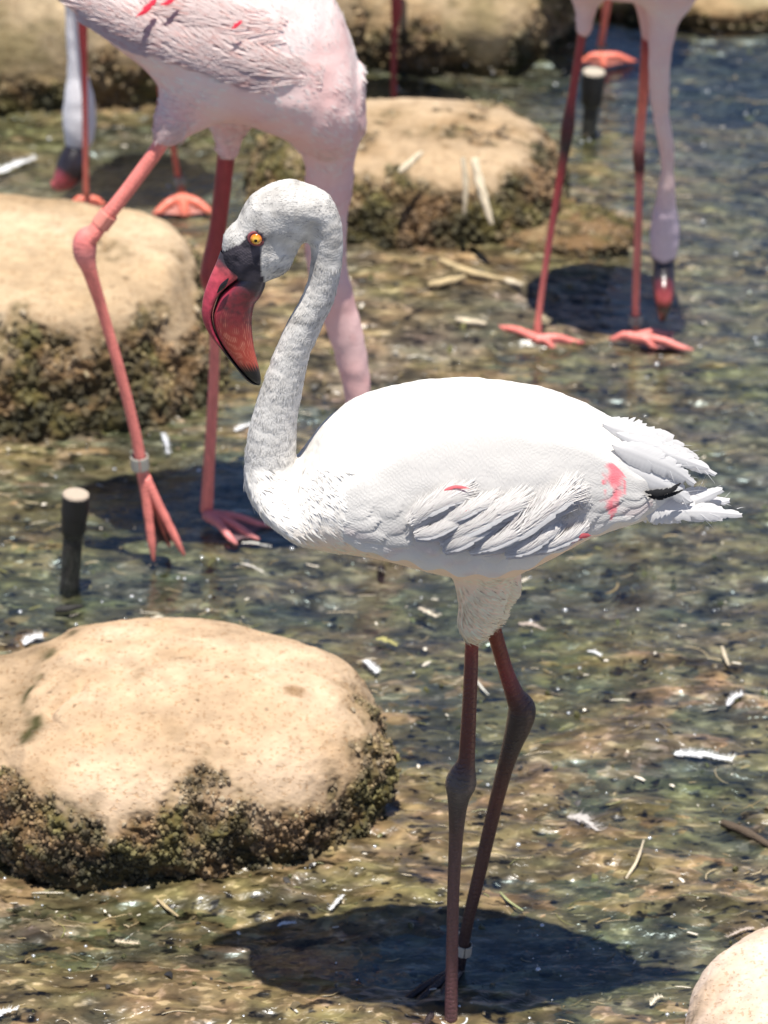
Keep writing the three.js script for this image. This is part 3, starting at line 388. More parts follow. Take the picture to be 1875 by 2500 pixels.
// ---- the white flamingo in front -------------------------------------------------------------
const MZ = 0;
const zm = (x, y) => [(450 + x / 3.016) / K, (400 + y / 3.016) / K];    // from the enlarged view of the head
const z4 = (x, y) => [(1000 + x / 4.0225) / K, (1450 + y / 4.0225) / K], z5 = (x, y) => [(900 + x / 2.765) / K, (1900 + y / 2.765) / K];
const hz = (x, y, r) => [...zm(x, y), r / 3.016 / K];
{
  const T = trunk([[538, 1012, 1062, 0.022], [560, 985, 1108, 0.045], [600, 985, 1146, 0.062], [640, 982, 1170, 0.070], [668, 948, 1178, 0.074], [700, 908, 1186, 0.078], [750, 869, 1193, 0.083], [810, 841, 1202, 0.088], [870, 826, 1216, 0.090], [960, 815, 1238, 0.091], [1040, 815, 1248, 0.090], [1120, 825, 1236, 0.085], [1200, 846, 1200, 0.075], [1260, 871, 1170, 0.063], [1310, 899, 1152, 0.052], [1360, 934, 1136, 0.042], [1410, 972, 1120, 0.030], [1445, 1010, 1108, 0.016]].map(([x, t, b, w]) => [x, t - 9, b - 5, w]), MZ);
  const neckL = [[...zm(790, 300), 55], [680, 452, 43], [700, 482, 37], [706, 530, 34.5], [702, 589, 33.5], [686, 647, 34], [656, 706, 36], [631, 765, 37.5], [612, 830, 43], [597, 890, 47.5], [587, 950, 53], [585, 1000, 57], [594, 1050, 62], [625, 1085, 66]];
  const head = [...chainCones([hz(720, 340, 205), hz(640, 380, 195)], MZ, 0.008, 0.74), ...chainCones([hz(640, 380, 195), hz(455, 590, 165)], MZ, 0.008, 0.72), ...chainCones([hz(455, 590, 165), hz(415, 690, 138)], MZ, 0.006, 0.70), ...chainCones([hz(730, 470, 178), hz(610, 680, 142)], MZ, 0.014, 0.72), ...chainCones([hz(610, 680, 142), hz(505, 800, 92)], MZ, 0.016, 0.7)];
  const neck = smoothChain(neckL, MZ, 0.008);
  const thighs = [...chainCones([[1050, 1180, 62, 0.03], [1043, 1265, 47, 0.028], [1040, 1308, 37, 0.026], [1027, 1348, 29, 0.024], [1021, 1370, 16, 0.022]], 0, 0.016), ...chainCones([[1075, 1190, 55, -0.03], [1078, 1262, 40, -0.035], [1062, 1320, 27, -0.038], [1060, 1338, 18, -0.038]], 0, 0.014)];
  const F0 = field([[T.f, 0.004], ...neck, ...head, ...thighs]);
  const F = (x, y, z) => { const d = F0(x, y, z); return Math.abs(d) < 0.01 && y > 0.45 ? d - 0.0005 * noise(x * 120, y * 190, z * 160) - 0.0007 * noise(x * 40, y * 60, z * 50) : d; };
  const box = boundsOf([...chainPts(neckL, 0), ...chainPts([[538, 1030, 30], [1445, 1060, 30], [960, 815, 5], [1050, 1378, 20], hz(700, 340, 220), hz(420, 700, 140)], 0)]); box.min.z = -0.12; box.max.z = 0.12;
  const headPts = chainPts([hz(420, 680, 120), hz(600, 480, 150), hz(740, 330, 190)], 0), spine = [...headPts, ...chainPts(neckL.slice(1), 0), ...chainPts([[760, 1010, 150], [1000, 1010, 180], [1250, 1020, 140], [1460, 1070, 60]], 0)];
  const lore = [[252, 690], [262, 655], [330, 625], [420, 590], [455, 540], [470, 510], [540, 490], [590, 520], [594, 580], [560, 640], [560, 760], [572, 800], [585, 900], [560, 1000], [300, 800], [240, 740]].map(([x, y]) => zm(x, y));
  const redA = [[1296, 1003], [1325, 1000], [1352, 1030], [1357, 1062], [1330, 1070], [1335, 1105], [1315, 1120], [1300, 1085], [1310, 1040]];
  const colorOf = (p, u, n) => {
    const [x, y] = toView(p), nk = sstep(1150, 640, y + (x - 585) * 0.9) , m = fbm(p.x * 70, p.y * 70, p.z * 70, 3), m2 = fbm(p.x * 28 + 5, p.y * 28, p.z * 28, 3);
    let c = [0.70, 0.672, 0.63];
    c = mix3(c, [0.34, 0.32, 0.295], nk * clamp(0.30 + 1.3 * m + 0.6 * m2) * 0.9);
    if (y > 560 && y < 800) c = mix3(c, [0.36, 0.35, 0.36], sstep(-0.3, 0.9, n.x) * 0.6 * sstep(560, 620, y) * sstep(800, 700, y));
    c = mix3(c, [0.84, 0.64, 0.47], sstep(1120, 1200, y) * sstep(560, 700, x) * 0.9);                                  // warm light bounced off the ground, put into the belly colour
    if (y > 960 && x > 1230) { const j = 9 * fbm(p.x * 60, p.y * 60, 4, 2); if (inPoly(x + j * 1.6, y + j * 1.6, redA)) c = mix3(c, [0.80, 0.15, 0.18], 0.8 * sstep(-0.25, 0.25, fbm(p.x * 110, p.y * 70, 9, 3))); }
    if (y < 720 && x < 560 + 40 && inPoly(x + 1.6 * noise(p.x * 500, p.y * 500, 1), y + 1.6 * noise(p.x * 500, p.y * 500, 5), lore)) c = mix3([0.05, 0.045, 0.055], [0.11, 0.095, 0.11], sstep(-0.1, 0.3, m));
    if (y > 545 && y < 640 && x < 580 && Math.hypot(x - 553.7, y - 516) < 26 && false) c = [0.3, 0.1, 0.1];
    return c;
  };
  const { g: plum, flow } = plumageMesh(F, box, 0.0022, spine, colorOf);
  const root = thing('flamingo', 'white flamingo with dark red bill standing in front, whole body in view', 'flamingo', ground(985, 2212));
  // legs
  const A = [[1030, 1318, 20, 0.026], [...z4(615, 420), 15, 0.022], [...z4(603, 700), 15.2, 0.021], [...z4(590, 1050), 15.6, 0.02], [...z4(572, 1420), 17, 0.019], [...z4(556, 1640), 19, 0.018], [...z4(520, 1780), 30, 0.017], [...z4(498, 1870), 33.5, 0.016], [...z4(480, 1990), 25, 0.015], [...z4(470, 2120), 20, 0.014], [...z5(590, 400), 15.5, 0.011], [...z5(571, 800), 13.2, 0.007], [...z5(563, 1200), 13.2, 0.004], [...z5(558, 1560), 14.2, 0.001], [973, 2252, 15, 0]];
  const cA = [MAHOG, [0.21, 0.026, 0.018], [0.10, 0.02, 0.022], [0.09, 0.021, 0.019], [0.08, 0.018, 0.017], [0.06, 0.02, 0.022], [0.06, 0.05, 0.05], [0.075, 0.062, 0.062], [0.055, 0.045, 0.045], [0.05, 0.035, 0.035], [0.075, 0.04, 0.04], [0.10, 0.05, 0.052], [0.135, 0.06, 0.064], [0.145, 0.065, 0.068], [0.10, 0.05, 0.05]];
  const B = [[1052, 1300, 16, -0.038], [...z4(815, 310), 17, -0.039], [...z4(880, 540), 16.2, -0.041], [...z4(960, 800), 17, -0.044], [...z4(1035, 990), 21, -0.047], [...z4(1105, 1130), 30, -0.05], [...z4(1075, 1280), 28, -0.052], [...z4(1010, 1470), 22, -0.055], [...z4(945, 1680), 18, -0.058], [...z4(865, 1990), 16, -0.063], [...z5(805, 400), 15, -0.068], [...z5(738, 680), 14.4, -0.073], [...z5(672, 960), 13, -0.078], [...z5(635, 1150), 12.8, -0.082], [...z5(606, 1300), 14, -0.085]];
  const cB = [MAHOG, [0.15, 0.024, 0.012], [0.14, 0.024, 0.014], [0.16, 0.022, 0.025], [0.07, 0.02, 0.02], SOOT, SOOT, SOOT, [0.05, 0.02, 0.018], [0.075, 0.025, 0.022], [0.06, 0.025, 0.025], [0.065, 0.03, 0.03], [0.05, 0.028, 0.028], [0.04, 0.025, 0.025], SOOT];
  const wob = (l, a, k) => 0.02 * Math.sin(a * 3 + l * 40);
  const mk = (L, C, n) => { const c = chainPts(L, 0); return tube(c.map((q) => q.p), c.map((q) => q.r), C, { n: 22, steps: 12, bumps: wob }); };
  const hB = chainPts([[...z5(606, 1300), 1, -0.085]], 0)[0].p, hA = ground(973, 2256);
  const bare = [mk(A, cA), mk(B, cB), ...foot(hB, [ground(...z5(110, 1590)), ground(...z5(150, 1690)), ground(...z5(330, 1760))], 0.0062, SOOT, [0.03, 0.02, 0.022]), ...foot(hA, [ground(852, 2204), ground(880, 2275), ground(960, 2335)], 0.0062, [0.20, 0.13, 0.13], [0.40, 0.33, 0.33])];  // front foot web is pale: wet glare put into its colour
  bodyMesh(root, plum, bare);
  ring(atZ(...z5(640, 1185), -0.082), atZ(...z5(648, 1120), -0.081), size(14.5, hB), bandGrey, root);
  ring(atZ(...z5(575, 1680), 0), atZ(...z5(575, 1622), 0), size(26, hA), bandWhite, root);

  const hit = (x, y) => { const d = sight(x, y).normalize(); let t = 3.4; for (let i = 0; i < 220 && t < 5; i++) { const p = EYE.clone().addScaledVector(d, t), v = F0(p.x, p.y, p.z); if (v < 0.0003) break; t += Math.max(0.0004, v * 0.6); } const p = EYE.clone().addScaledVector(d, t), e = 0.0015; return { p, n: V3(F0(p.x + e, p.y, p.z) - F0(p.x - e, p.y, p.z), F0(p.x, p.y + e, p.z) - F0(p.x, p.y - e, p.z), F0(p.x, p.y, p.z + e) - F0(p.x, p.y, p.z - e)).normalize() }; };

  // folded wings: a shell of overlapping coverts on either flank
  for (const sd of [1, -1]) {
    const xs = [atZ(712, 950, 0).x, atZ(1425, 1040, 0).x], N = 150, M = 84, P = [], U = [], C = [], I = [];
    for (let i = 0; i <= N; i++) for (let j = 0; j <= M; j++) {
      const s = i / N, t = j / M, X = lerp(xs[0], xs[1], s), lowA = lerp(-0.08, -0.46, Math.pow(Math.sin(Math.PI * clamp(s * 0.9 + 0.08)), 0.8)) + 0.05 * Math.sin(s * 60) * sstep(0, 0.3, s), hiA = lerp(0.2, 1.25, Math.pow(Math.sin(Math.PI * clamp(0.06 + s * 0.86)), 0.7)), ph = lerp(lowA, hiA, t);
      const row = (s * 11 + (1 - t) * 2.2 + 0.5 * (Math.floor((1 - t) * 7) % 2)), fr = row - Math.floor(row), v = (1 - t) * 7, fv = v - Math.floor(v) - 0.5;
      const edge = sstep(0, 0.12, s) * sstep(1, 0.93, s) * sstep(1, 0.8, t), th = -0.003 + edge * (0.0075 + 0.0022 * (1 - t)) + edge * 0.0014 * fr * (1 - 2.5 * fv * fv) * sstep(0.75, 0.35, t) + 0.0012 * fbm(X * 30, ph * 4, sd, 2) * edge;
      const A0 = T.fa(X) + th, B0 = T.fb(X) + th; P.push(X, T.fc(X) + A0 * (1 - Math.sqrt(1 - 4 * SAG * (Math.sin(ph) - SAG))) / (2 * SAG), sd * B0 * Math.cos(ph)); U.push(X, ph * 0.08);
      const q = V3(P[P.length - 3], P[P.length - 2], P[P.length - 1]), [vx, vy] = toView(q); let c = mix3([0.53, 0.512, 0.49], [0.68, 0.655, 0.62], Math.max(sstep(0.22, 0.0, s), sstep(0.3, 0.0, t))); const blush = fbm(q.x * 24, q.y * 40, 3, 3);
      c = mix3(c, [0.62, 0.44, 0.43], 0.5 * sstep(0.0, 0.35, blush) * sstep(0.42, 0.1, t));
      if (sd > 0) { const jj = 9 * fbm(q.x * 60, q.y * 60, 4, 2); if (inPoly(vx + jj * 2.4, vy + jj * 2.4, redA)) c = mix3(c, [0.80, 0.14, 0.18], 0.85 * sstep(-0.3, 0.2, fbm(q.x * 110, q.y * 70, 9, 3))); }
      C.push(...c);
      if (i < N && j < M) { const a = i * (M + 1) + j; sd > 0 ? I.push(a, a + M + 1, a + 1, a + 1, a + M + 1, a + M + 2) : I.push(a, a + 1, a + M + 1, a + 1, a + M + 2, a + M + 1); }
    }
    part('wing', geom(P, I, { uv: U, col: C }), plumage, root);
  }
  // loosened plumes along the lower edge of the near wing
  const white = (t, s) => { const k = 0.70 - 0.08 * Math.abs(s) * (0.5 + 0.5 * Math.sin(t * 140 + s * 9)); return [k, k * 0.985, k * 0.98]; };
  const plumes = [[[[884, 1122], [930, 1092], [975, 1072], [1012, 1068]], 21, 3], [[[936, 1134], [985, 1108], [1035, 1086], [1072, 1076]], 15, 5], [[[948, 1158], [1020, 1128], [1090, 1092], [1132, 1080]], 22, 7], [[[1035, 1172], [1110, 1138], [1180, 1088], [1218, 1066], [1232, 1082]], 27, 9], [[[1128, 1176], [1180, 1158], [1222, 1140], [1252, 1134]], 15, 11], [[[1010, 1176], [1060, 1160], [1110, 1138], [1150, 1118]], 16, 13], [[[895, 1146], [930, 1140], [975, 1122], [1005, 1106]], 14, 15], [[[955, 1174], [990, 1160], [1030, 1140], [1070, 1122]], 16, 17], [[[1085, 1182], [1125, 1168], [1170, 1142], [1200, 1120]], 16, 19]];
  const R = rng(77);
  for (const [pp, w, sd] of plumes) {
    const hs = pp.map(([x, y]) => hit(x, y)), wd = size(w * 1.25, hs[0].p), pts = hs.map((h, i) => h.p.clone().addScaledVector(h.n, 0.011 + 0.005 * Math.sin(i / (pp.length - 1) * Math.PI)));
    part('feather', tuft(pts, hs.map((h) => h.n), wd, { seed: sd, n: 720, w: 0.00042, white: [0.74, 0.715, 0.69], dull: [0.64, 0.60, 0.585], col: white }), featherMat, root);
  }
  // red coverts showing between the plumes
  for (const [pp, w] of [[[[985, 1108], [1003, 1094], [1018, 1084]], 9], [[[1215, 1150], [1240, 1138], [1258, 1134]], 9], [[[958, 1056], [985, 1050], [1012, 1052]], 5]]) { const hs = pp.map(([x, y]) => hit(x, y)); part('feather', blade(hs.map((h) => h.p.clone().addScaledVector(h.n, 0.016)), hs.map((h) => h.n), size(w, hs[0].p), { seed: 4, col: () => [0.78, 0.17, 0.19], N: 16, M: 3 }), featherMat, root).userData.label = 'rose red covert feather'; }
  // tail and the long tertials over it: [points in view, z], width
  const up0 = V3(0, 0.45, 0.9);
  const tails = [
    [[[1300, 915], [1380, 945], [1450, 975], [1545, 1026]], 0.016, 30, 21, 0], [[[1310, 905], [1370, 930], [1440, 955], [1508, 992]], 0.004, 26, 22, 0], [[[1330, 935], [1400, 965], [1470, 990], [1530, 1012]], 0.022, 22, 23, 0], [[[1320, 960], [1390, 985], [1450, 1010], [1500, 1045]], 0.028, 30, 24, 0],
    [[[1330, 1000], [1400, 1030], [1450, 1055], [1492, 1085]], 0.03, 32, 25, 0], [[[1340, 1050], [1410, 1078], [1470, 1090], [1560, 1058]], 0.02, 30, 26, 0], [[[1350, 1090], [1430, 1104], [1510, 1104], [1602, 1112]], 0.026, 26, 27, 0], [[[1345, 1078], [1420, 1094], [1500, 1092], [1575, 1082]], 0.016, 26, 28, 0], [[[1360, 1105], [1420, 1114], [1480, 1112], [1560, 1122]], 0.008, 20, 29, 0], [[[1350, 1030], [1420, 1060], [1480, 1068], [1540, 1064]], 0.012, 28, 30, 0], [[[1392, 1062], [1425, 1064], [1450, 1058], [1470, 1044]], 0.036, 8, 31, 1], [[[1398, 1072], [1428, 1074], [1452, 1068], [1476, 1058]], 0.035, 6, 33, 1]];
  for (const [pp, z, w, sd, dark] of tails) { const pts = pp.map(([x, y], i) => atZ(x, y, z - i * 0.003)); const g = blade(pts, [up0], size(w * 1.15, pts[1]), { seed: sd, rag: 0.2, cup: 0.25, sweep: 0.6, N: 48, M: 6, col: dark ? () => [0.02, 0.02, 0.022] : white, shape: (t) => Math.pow(clamp(t * 5), 0.6) * (1 - 0.82 * Math.pow(t, 2.6)) }); const list = []; if (!dark) { const cv = new THREE.CatmullRomCurve3(pts), wd = size(w, pts[1]); for (let k = 0; k < 5; k++) { const t = 0.35 + 0.64 * R(), d = cv.getTangent(t), s2 = d.clone().cross(up0).normalize(), s = R() < 0.5 ? -1 : 1; list.push({ p: cv.getPoint(t).addScaledVector(s2, s * wd * 0.5 * R()), d: d.clone().addScaledVector(s2, s * (0.3 + 0.6 * R())).normalize(), side: s2, up: V3(0, 1, 0), len: wd * (0.6 + 0.9 * R()), w: 0.0003, bend: 0.3 * (R() - 0.5), c: [0.84, 0.83, 0.83] }); } }
    part('tail_feather', list.length ? mergeGeometries([g, hairs(list)]) : g, featherMat, root); }
  { const list = []; for (const [x, y, ex, ey] of [[1345, 930, 1386, 912], [1350, 930, 1378, 918], [1390, 945, 1412, 938], [1400, 950, 1424, 944]]) { const p = atZ(x, y, 0.005), q = atZ(ex, ey, 0.005); list.push({ p, d: q.clone().sub(p).normalize(), side: V3(0.4, 0.9, 0), up: V3(0, 1, 0), len: p.distanceTo(q), w: 0.0004, bend: 0.15, c: [0.85, 0.85, 0.85] }); } part('feather', hairs(list), featherMat, root); }

  // small contour feathers standing proud of head, neck and breast
  fluff(root, plum, flow, 24000, 99, (p, x, y, r) => {
    if (p.z < -0.03 && r() < 0.6) return null;
    const onNeck = x < 745 && y < 1010 && !(x > 648 && y > 880), onBreast = !onNeck && x < 900 && y > 1000 + (x - 560) * 0.05 && y < 1200, onThigh = y > 1250;
    if (!onNeck && !(onBreast && r() < 0.25) && !(onThigh && r() < 0.5)) return null;
    if (y < 720 && x < 610 && (inPoly(x, y, lore) || inPoly(x - 3, y, lore))) return null;
    const L = onNeck ? (y < 560 ? 0.0038 : 0.0058) * (0.7 + 0.6 * r()) : 0.010 * (0.6 + 0.7 * r());
    return { L, w: L * (onNeck ? 0.27 : 0.3), h: L * (onNeck ? 0.17 : 0.10), dark: onNeck ? 0.5 : 0.03, dir: onBreast || onThigh ? V3(0.8, -0.55, 0) : null };
  });
  // eye
  {
    const [ex, ey] = zm(530, 552), h = hit(ex, ey), r = size(13.2, h.p), n = h.n.clone().lerp(V3(0, 0, 1), 0.5).normalize(), c = h.p.clone().addScaledVector(n, -r * 0.35);
    for (const s of [1, -1]) {
      const ec = V3(c.x, c.y, s * c.z), en = V3(n.x, n.y, s * n.z), qt = new THREE.Quaternion().setFromUnitVectors(V3(0, 0, 1), en);
      const g = new THREE.SphereGeometry(r * 1.15, 40, 30), p = g.attributes.position, col = []; g.rotateX(Math.PI / 2);
      for (let i = 0; i < p.count; i++) { const a = Math.acos(clamp(p.getZ(i) / (r * 1.15), -1, 1)), f = Math.atan2(p.getY(i), p.getX(i)); col.push(...(a > 1.02 ? [0.10, 0.02, 0.015] : mix3([0.86, 0.50, 0.06], [0.72, 0.19, 0.015], sstep(0.3, 0.95, a + 0.08 * Math.sin(f * 11)))));}
      g.setAttribute('color', new THREE.Float32BufferAttribute(col, 3)); g.applyQuaternion(qt); g.translate(ec.x, ec.y, ec.z);
      const eye = part('eye', g, phys({ color: 0xffffff, vertexColors: true, roughness: 0.15, clearcoat: 1, clearcoatRoughness: 0.03 }), root);
      const pg = new THREE.SphereGeometry(r * 1.165, 24, 10, 0, Math.PI * 2, 0, 0.24); pg.rotateX(Math.PI / 2); pg.applyQuaternion(qt); pg.translate(ec.x, ec.y, ec.z); part('pupil', pg, phys({ color: 0x050302, roughness: 0.1, clearcoat: 1 }), eye);
      const rg = new THREE.TorusGeometry(r * 1.14, r * 0.27, 14, 44); const rp = rg.attributes.position; for (let i = 0; i < rp.count; i++) { rp.setX(i, rp.getX(i) * 1.08); rp.setZ(i, rp.getZ(i) * 0.8 + r * 0.22); } rg.applyQuaternion(qt); rg.translate(ec.x, ec.y, ec.z); part('eyelid', rg, phys({ color: new THREE.Color(0.26, 0.065, 0.075), roughness: 0.55 }), root);
    }
  }
  // bill: dorsal edge, mouth line and ventral edge, base to tip (enlarged-view coordinates)
  {
    const Dl = [[268, 640], [232, 735], [182, 850], [142, 970], [128, 1080], [142, 1165], [192, 1262], [280, 1372], [368, 1482], [448, 1582], [505, 1622], [552, 1630]], Ml = [[500, 775], [430, 815], [345, 870], [262, 945], [222, 1030], [206, 1110], [222, 1205], [275, 1315], [352, 1425], [430, 1525], [492, 1590], [554, 1626]], Vl = [[600, 860], [592, 905], [560, 975], [520, 1030], [503, 1100], [497, 1180], [503, 1270], [515, 1360], [535, 1445], [553, 1520], [563, 1575], [562, 1618]];
    const wU = [0.0120, 0.0122, 0.0120, 0.0115, 0.0112, 0.0108, 0.0098, 0.0086, 0.0072, 0.0056, 0.004, 0.0012], wL = [0.0128, 0.0138, 0.0142, 0.0142, 0.0140, 0.0136, 0.0126, 0.0110, 0.0092, 0.0070, 0.005, 0.0014];
    const ks = Dl.map((_, i) => i), line = (L) => { const p = L.map(([x, y]) => atZ(...zm(x, y), 0)), fx = curve(ks, p.map((q) => q.x)), fy = curve(ks, p.map((q) => q.y)); return (k) => V3(fx(k), fy(k), 0); }, D = line(Dl), Mo = line(Ml), Vv = line(Vl), fu = curve(ks, wU), fl = curve(ks, wL);
    const make = (E0, E1, wf, prof, colorAt) => { const P = [], U = [], C = [], I = [], N = 260, M = 120; for (let i = 0; i <= N; i++) { const k = i / N * (Dl.length - 1), a = E0(k), b = E1(k), w = wf(k); for (let j = 0; j <= M; j++) { const t = j / M, ang = t * Math.PI * 2, s = (1 - Math.cos(ang)) / 2, z = Math.sign(Math.sin(ang)) * w * prof(s, k), p = a.clone().lerp(b, s); P.push(p.x, p.y, z); U.push(k * 0.01, s * 0.03); C.push(...colorAt(k, s, p)); if (i < N && j < M) { const q = i * (M + 1) + j; I.push(q, q + M + 1, q + 1, q + 1, q + M + 1, q + M + 2); } } } const g = geom(P, I, { uv: U, col: C }); return g; };
    const tip = (c, k, s, at) => mix3(c, [0.012, 0.011, 0.012], sstep(at - 0.5, at + 0.35, k + 0.35 * Math.sin(s * 50) * 0.6));
    const upC = (k, s, p) => { const q = fbm(p.x * 160, p.y * 160, 3, 3); let c = mix3([0.44, 0.045, 0.075], [0.30, 0.028, 0.055], sstep(3, 5.5, k)); c = mix3(c, [0.5, 0.09, 0.085], sstep(2.6, 0.5, k) * 0.6); c = c.map((v) => v * 1.25 * (1 + 0.7 * q)); c = mix3(c, [0.02, 0.016, 0.02], sstep(0.80, 0.97, s) * sstep(1.4, 3.2, k)); c = mix3(c, [0.05, 0.042, 0.05], sstep(1.3, 0.45, k + 0.3 * q) ); return tip(c, k, s, 6.9); };
    const loC = (k, s, p) => { const q = fbm(p.x * 140, p.y * 140, 7, 3), fl2 = Math.sin(s * 62 + k * 0.35 + 2.2 * fbm(p.x * 60, p.y * 60, 2, 2) * 2), ln = Math.pow(Math.abs(fl2), 16) * (0.4 + 0.9 * clamp(0.5 + 1.5 * fbm(p.x * 200, p.y * 60, 5, 2))); let c = mix3([0.24, 0.03, 0.042], [0.48, 0.07, 0.045], sstep(4, 7.5, k)); c = mix3(c, [0.05, 0.03, 0.034], clamp(0.34 + 1.7 * q) * sstep(6.5, 3.4, k) * 0.85); c = mix3(c, [0.40, 0.03, 0.06], sstep(0.24, 0.08, s) * sstep(1.2, 3, k) * 0.8); c = mix3(c, [0.70, 0.27, 0.18], ln * 0.75 * sstep(3.4, 5.6, k)); c = mix3(c, [0.012, 0.011, 0.012], sstep(0.055, 0.015, s)); c = mix3(c, [0.06, 0.045, 0.055], sstep(2.1, 1.2, k + 0.5 * q)); return tip(c, k, s, 8.5); };
    const ub = part('upper_bill', make(D, Mo, fu, (s) => Math.pow(clamp(s), 0.42) * Math.pow(clamp(1.02 - s * s * s * s), 0.5) , upC), hornMat, root);
    part('lower_bill', make((k) => Mo(k).lerp(Vv(k), 0.02), Vv, fl, (s) => Math.pow(clamp(s * 1.0), 0.28) * Math.pow(clamp(1 - s), 0.42) * 1.12, loC), hornMat, root);
    // nostril slit
    for (const s of [1, -1]) { const a = atZ(...zm(328, 800), 0), b = atZ(...zm(245, 908), 0), pts = [a, a.clone().lerp(b, 0.5), b]; pts.forEach((p, i) => { p.z = s * [0.0118, 0.0121, 0.0112][i]; }); part('nostril', tube(pts, [0.0006, 0.0024, 0.0004], [[0.012, 0.008, 0.01], [0.012, 0.008, 0.01], [0.012, 0.008, 0.01]], { n: 10, steps: 8, flatten: 0.5, flatDir: V3(0, 0, 1) }), hornMat, ub); }
  }
}

// ---- other flamingos -------------------------------------------------------------------------
const pinkPlume = (strong = 1, edge) => (p, u, n) => { const a = fbm(p.x * 14, p.y * 14, p.z * 14, 3), b = fbm(p.x * 60, p.y * 40, p.z * 50, 3); let c = mix3([0.82, 0.69, 0.66], [0.78, 0.46, 0.43], clamp(0.30 + 1.2 * a) * strong); c = mix3(c, [0.70, 0.36, 0.33], sstep(0.15, 0.45, b) * 0.35 * strong); return edge ? edge(c, p) : c; };
function flamingo({ label, base, secs, bz, neck, thighs, legs, feet, cell = 0.0042, color, down = 0, downL = 0.011, extra }) {
  const T = secs && trunk(secs, bz), cones = [...neck.flatMap((n) => smoothChain(n, bz, 0.03)), ...thighs.flatMap((n) => smoothChain(n, bz, 0.03))], F0 = field([...(T ? [[T.f, 0.01]] : []), ...cones]);
  const F = (x, y, z) => { const d = F0(x, y, z); return Math.abs(d) < 0.02 ? d - 0.0012 * noise(x * 38, y * 60, z * 45) - 0.002 * noise(x * 16, y * 24, z * 19) : d; };
  const all = [...neck.flat(), ...thighs.flat()], bb = boundsOf(chainPts(all, bz)); if (T) { for (const [x, t, b, w] of secs) { for (const y of [t, b]) for (const s of [-1, 1]) { const p = atZ(x, y, bz); p.z += s * (w + 0.02); bb.expandByPoint(p.addScalar(0.0)); } } bb.expandByScalar(0.012); }
  const spine = chainPts(neck[0], bz).reverse().concat(secs ? secs.map(([x, t, b, w]) => { const p = atZ(x, (t + b) / 2, bz); return { p, r: w * 1.2 }; }).sort((a, b) => (a.p.distanceTo(chainPts(neck[0], bz)[0].p) - b.p.distanceTo(chainPts(neck[0], bz)[0].p))) : []);
  const { g, flow } = plumageMesh(F, bb, cell, spine, color), root = thing('flamingo', label, 'flamingo', base);
  const bare = []; for (const L of legs) bare.push(leg(L.map((q) => q.slice(0, 4)), bz, L.map((q) => q[4] ?? PINK))); for (const f of feet) bare.push(...foot(...f));
  const pl = { attributes: { position: g.attributes.position.clone(), normal: g.attributes.normal, color: g.attributes.color } };
  bodyMesh(root, g, bare); if (down) fluff(root, pl, flow, down, 41, (p, x, y, r) => { if (y < -25 || y > 560) return y > 560 && y < 900 && r() < 0.25 ? { L: 0.006, w: 0.0024, h: 0.001, dark: 0.04 } : null; const L = downL * (0.6 + 0.7 * r()); return { L, w: L * 0.45, h: L * 0.17, dark: 0 }; }); extra?.(root, F0); return root;
}
const PZ = -0.93, tanBand = bandTan;
